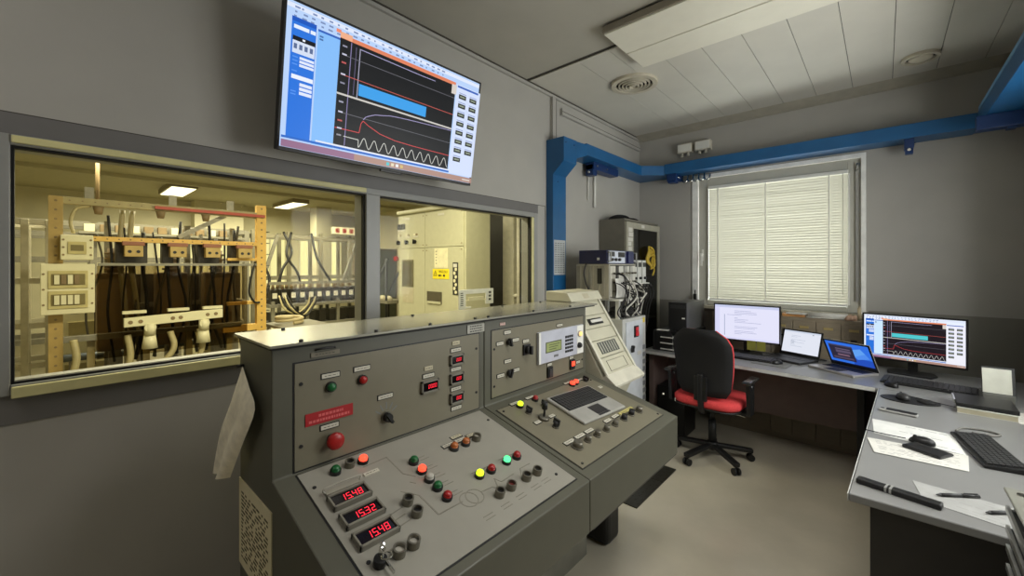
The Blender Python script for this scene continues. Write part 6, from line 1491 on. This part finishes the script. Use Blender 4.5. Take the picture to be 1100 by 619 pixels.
# the end of the laboratory right of the cabinet
b = MB(); b.box(-3.5, -T-0.05, 5.2, 5.3, 0, LH); struct('wall_laboratory_partition', b, LABWD)
b = MB(); b.box(-2.68, -2.44, 5.05, 5.2, 0.85, LH); struct('trim_10', b, mat('column_pale', (200, 196, 176), 0.5))
b = MB(); b.cyl((-2.38, 5.10, 0.0), (-2.38, 5.10, 2.9), 0.03); b.cyl((-2.38, 5.10, 1.02), (-2.46, 5.10-0.03, 1.0), 0.03)
tag(build('vertical_pipe', b, mat('pipe_white', (226, 222, 204), 0.4)), 'pale vertical pipe on the dark end wall right of the switchgear cabinet', 'pipe')
b = MB(); b.box(-2.27, -2.20, 5.14, 5.2, 0, 2.9); b.box(-2.255, -2.235, 5.135, 5.14, 0.9, 2.0, 1)
tag(build('door_post', b, [BLACK, mat('brass_strip', (196, 170, 104), 0.4)]), 'black door post with a brass strip on the laboratory end wall', 'post')
b = MB(); b.box(-8.0, -7.7, 5.2, 6.2, 0, 1.95); b.box(-7.7, -7.69, 5.25, 6.15, 0.1, 1.9, 1)
tag(build('dark_locker', b, [mat('locker_frame', (120, 114, 88), 0.5), mat('locker_green_grey', (92, 96, 78), 0.5)], bevel=0.006), 'dark green-grey locker far behind the left edge of the switchgear cabinet', 'locker')
p = thing('trolley', 'dark tubular trolley beside the left edge of the switchgear cabinet', 'trolley', (-4.5, 3.95, 0))
b = MB()
for (y) in (3.8, 4.15): b.tube([(-4.75, y, 0.08), (-4.75, y, 1.0), (-4.2, y, 1.62)], 0.02); b.tube([(-4.25, y, 0.08), (-4.25, y, 1.62)], 0.02)
build('tube_frame', b, BLACK, p)
b = MB(); b.box(-4.78, -4.2, 3.78, 4.17, 0.85, 0.90); build('shelf', b, STEEL, p)
for (x, y) in ((-4.75, 3.8), (-4.75, 4.15), (-4.25, 3.8), (-4.25, 4.15)):
    b = MB(); b.cyl((x, y-0.015, 0.045), (x, y+0.015, 0.045), 0.045, n=14); build('wheel', b, DARK, p)
b = MB()
for k in range(5): b.dome((-4.68+0.09*k, 3.9+0.03*(k % 2), 0.90), (0, 0, 1), 0.06, 0.08, 8, 3)
tag(build('packing_scrap', b, PAPERO), 'crumpled pale packing on the trolley shelf', 'packing', kind='stuff')
# small white panel standing on the laboratory side of the glass
p = thing('white_panel_frame', 'small white open panel with a handle slot standing behind the right glass pane', 'panel frame', (-0.06, 2.0, 1.116))
b = MB(); YA_, YB_, ZA_, ZB_ = 1.835, 2.165, 1.205, 1.335
b.box(-0.065, -0.055, YA_, YA_+0.06, 1.1165, ZB_); b.box(-0.065, -0.055, YB_-0.075, YB_, ZA_+0.02, ZB_); b.box(-0.065, -0.055, YA_+0.06, YB_-0.075, ZB_-0.03, ZB_); b.box(-0.065, -0.055, YA_+0.06, YA_+0.11, ZA_, ZA_+0.01)
build('frame', b, mat('panel_white', (240, 240, 236), 0.5), p)
b = MB(); b.box(-0.064, -0.056, YA_+0.06, YB_-0.075, ZA_+0.05, ZA_+0.058); b.box(-0.066, -0.054, YA_+0.09, YB_-0.10, ZA_+0.052, ZA_+0.075); build('handle', b, LBEIGE, p)
b = MB()
for q in range(3): b.box(-0.054, -0.0535, YB_-0.05, YB_-0.025, ZA_+0.045+q*0.025, ZA_+0.06+q*0.025)
for q in range(7): b.box(-0.054, -0.0535, YA_+0.012, YA_+0.035, ZA_+0.02+q*0.014, ZA_+0.026+q*0.014)
build('print', b, PRINT, p)
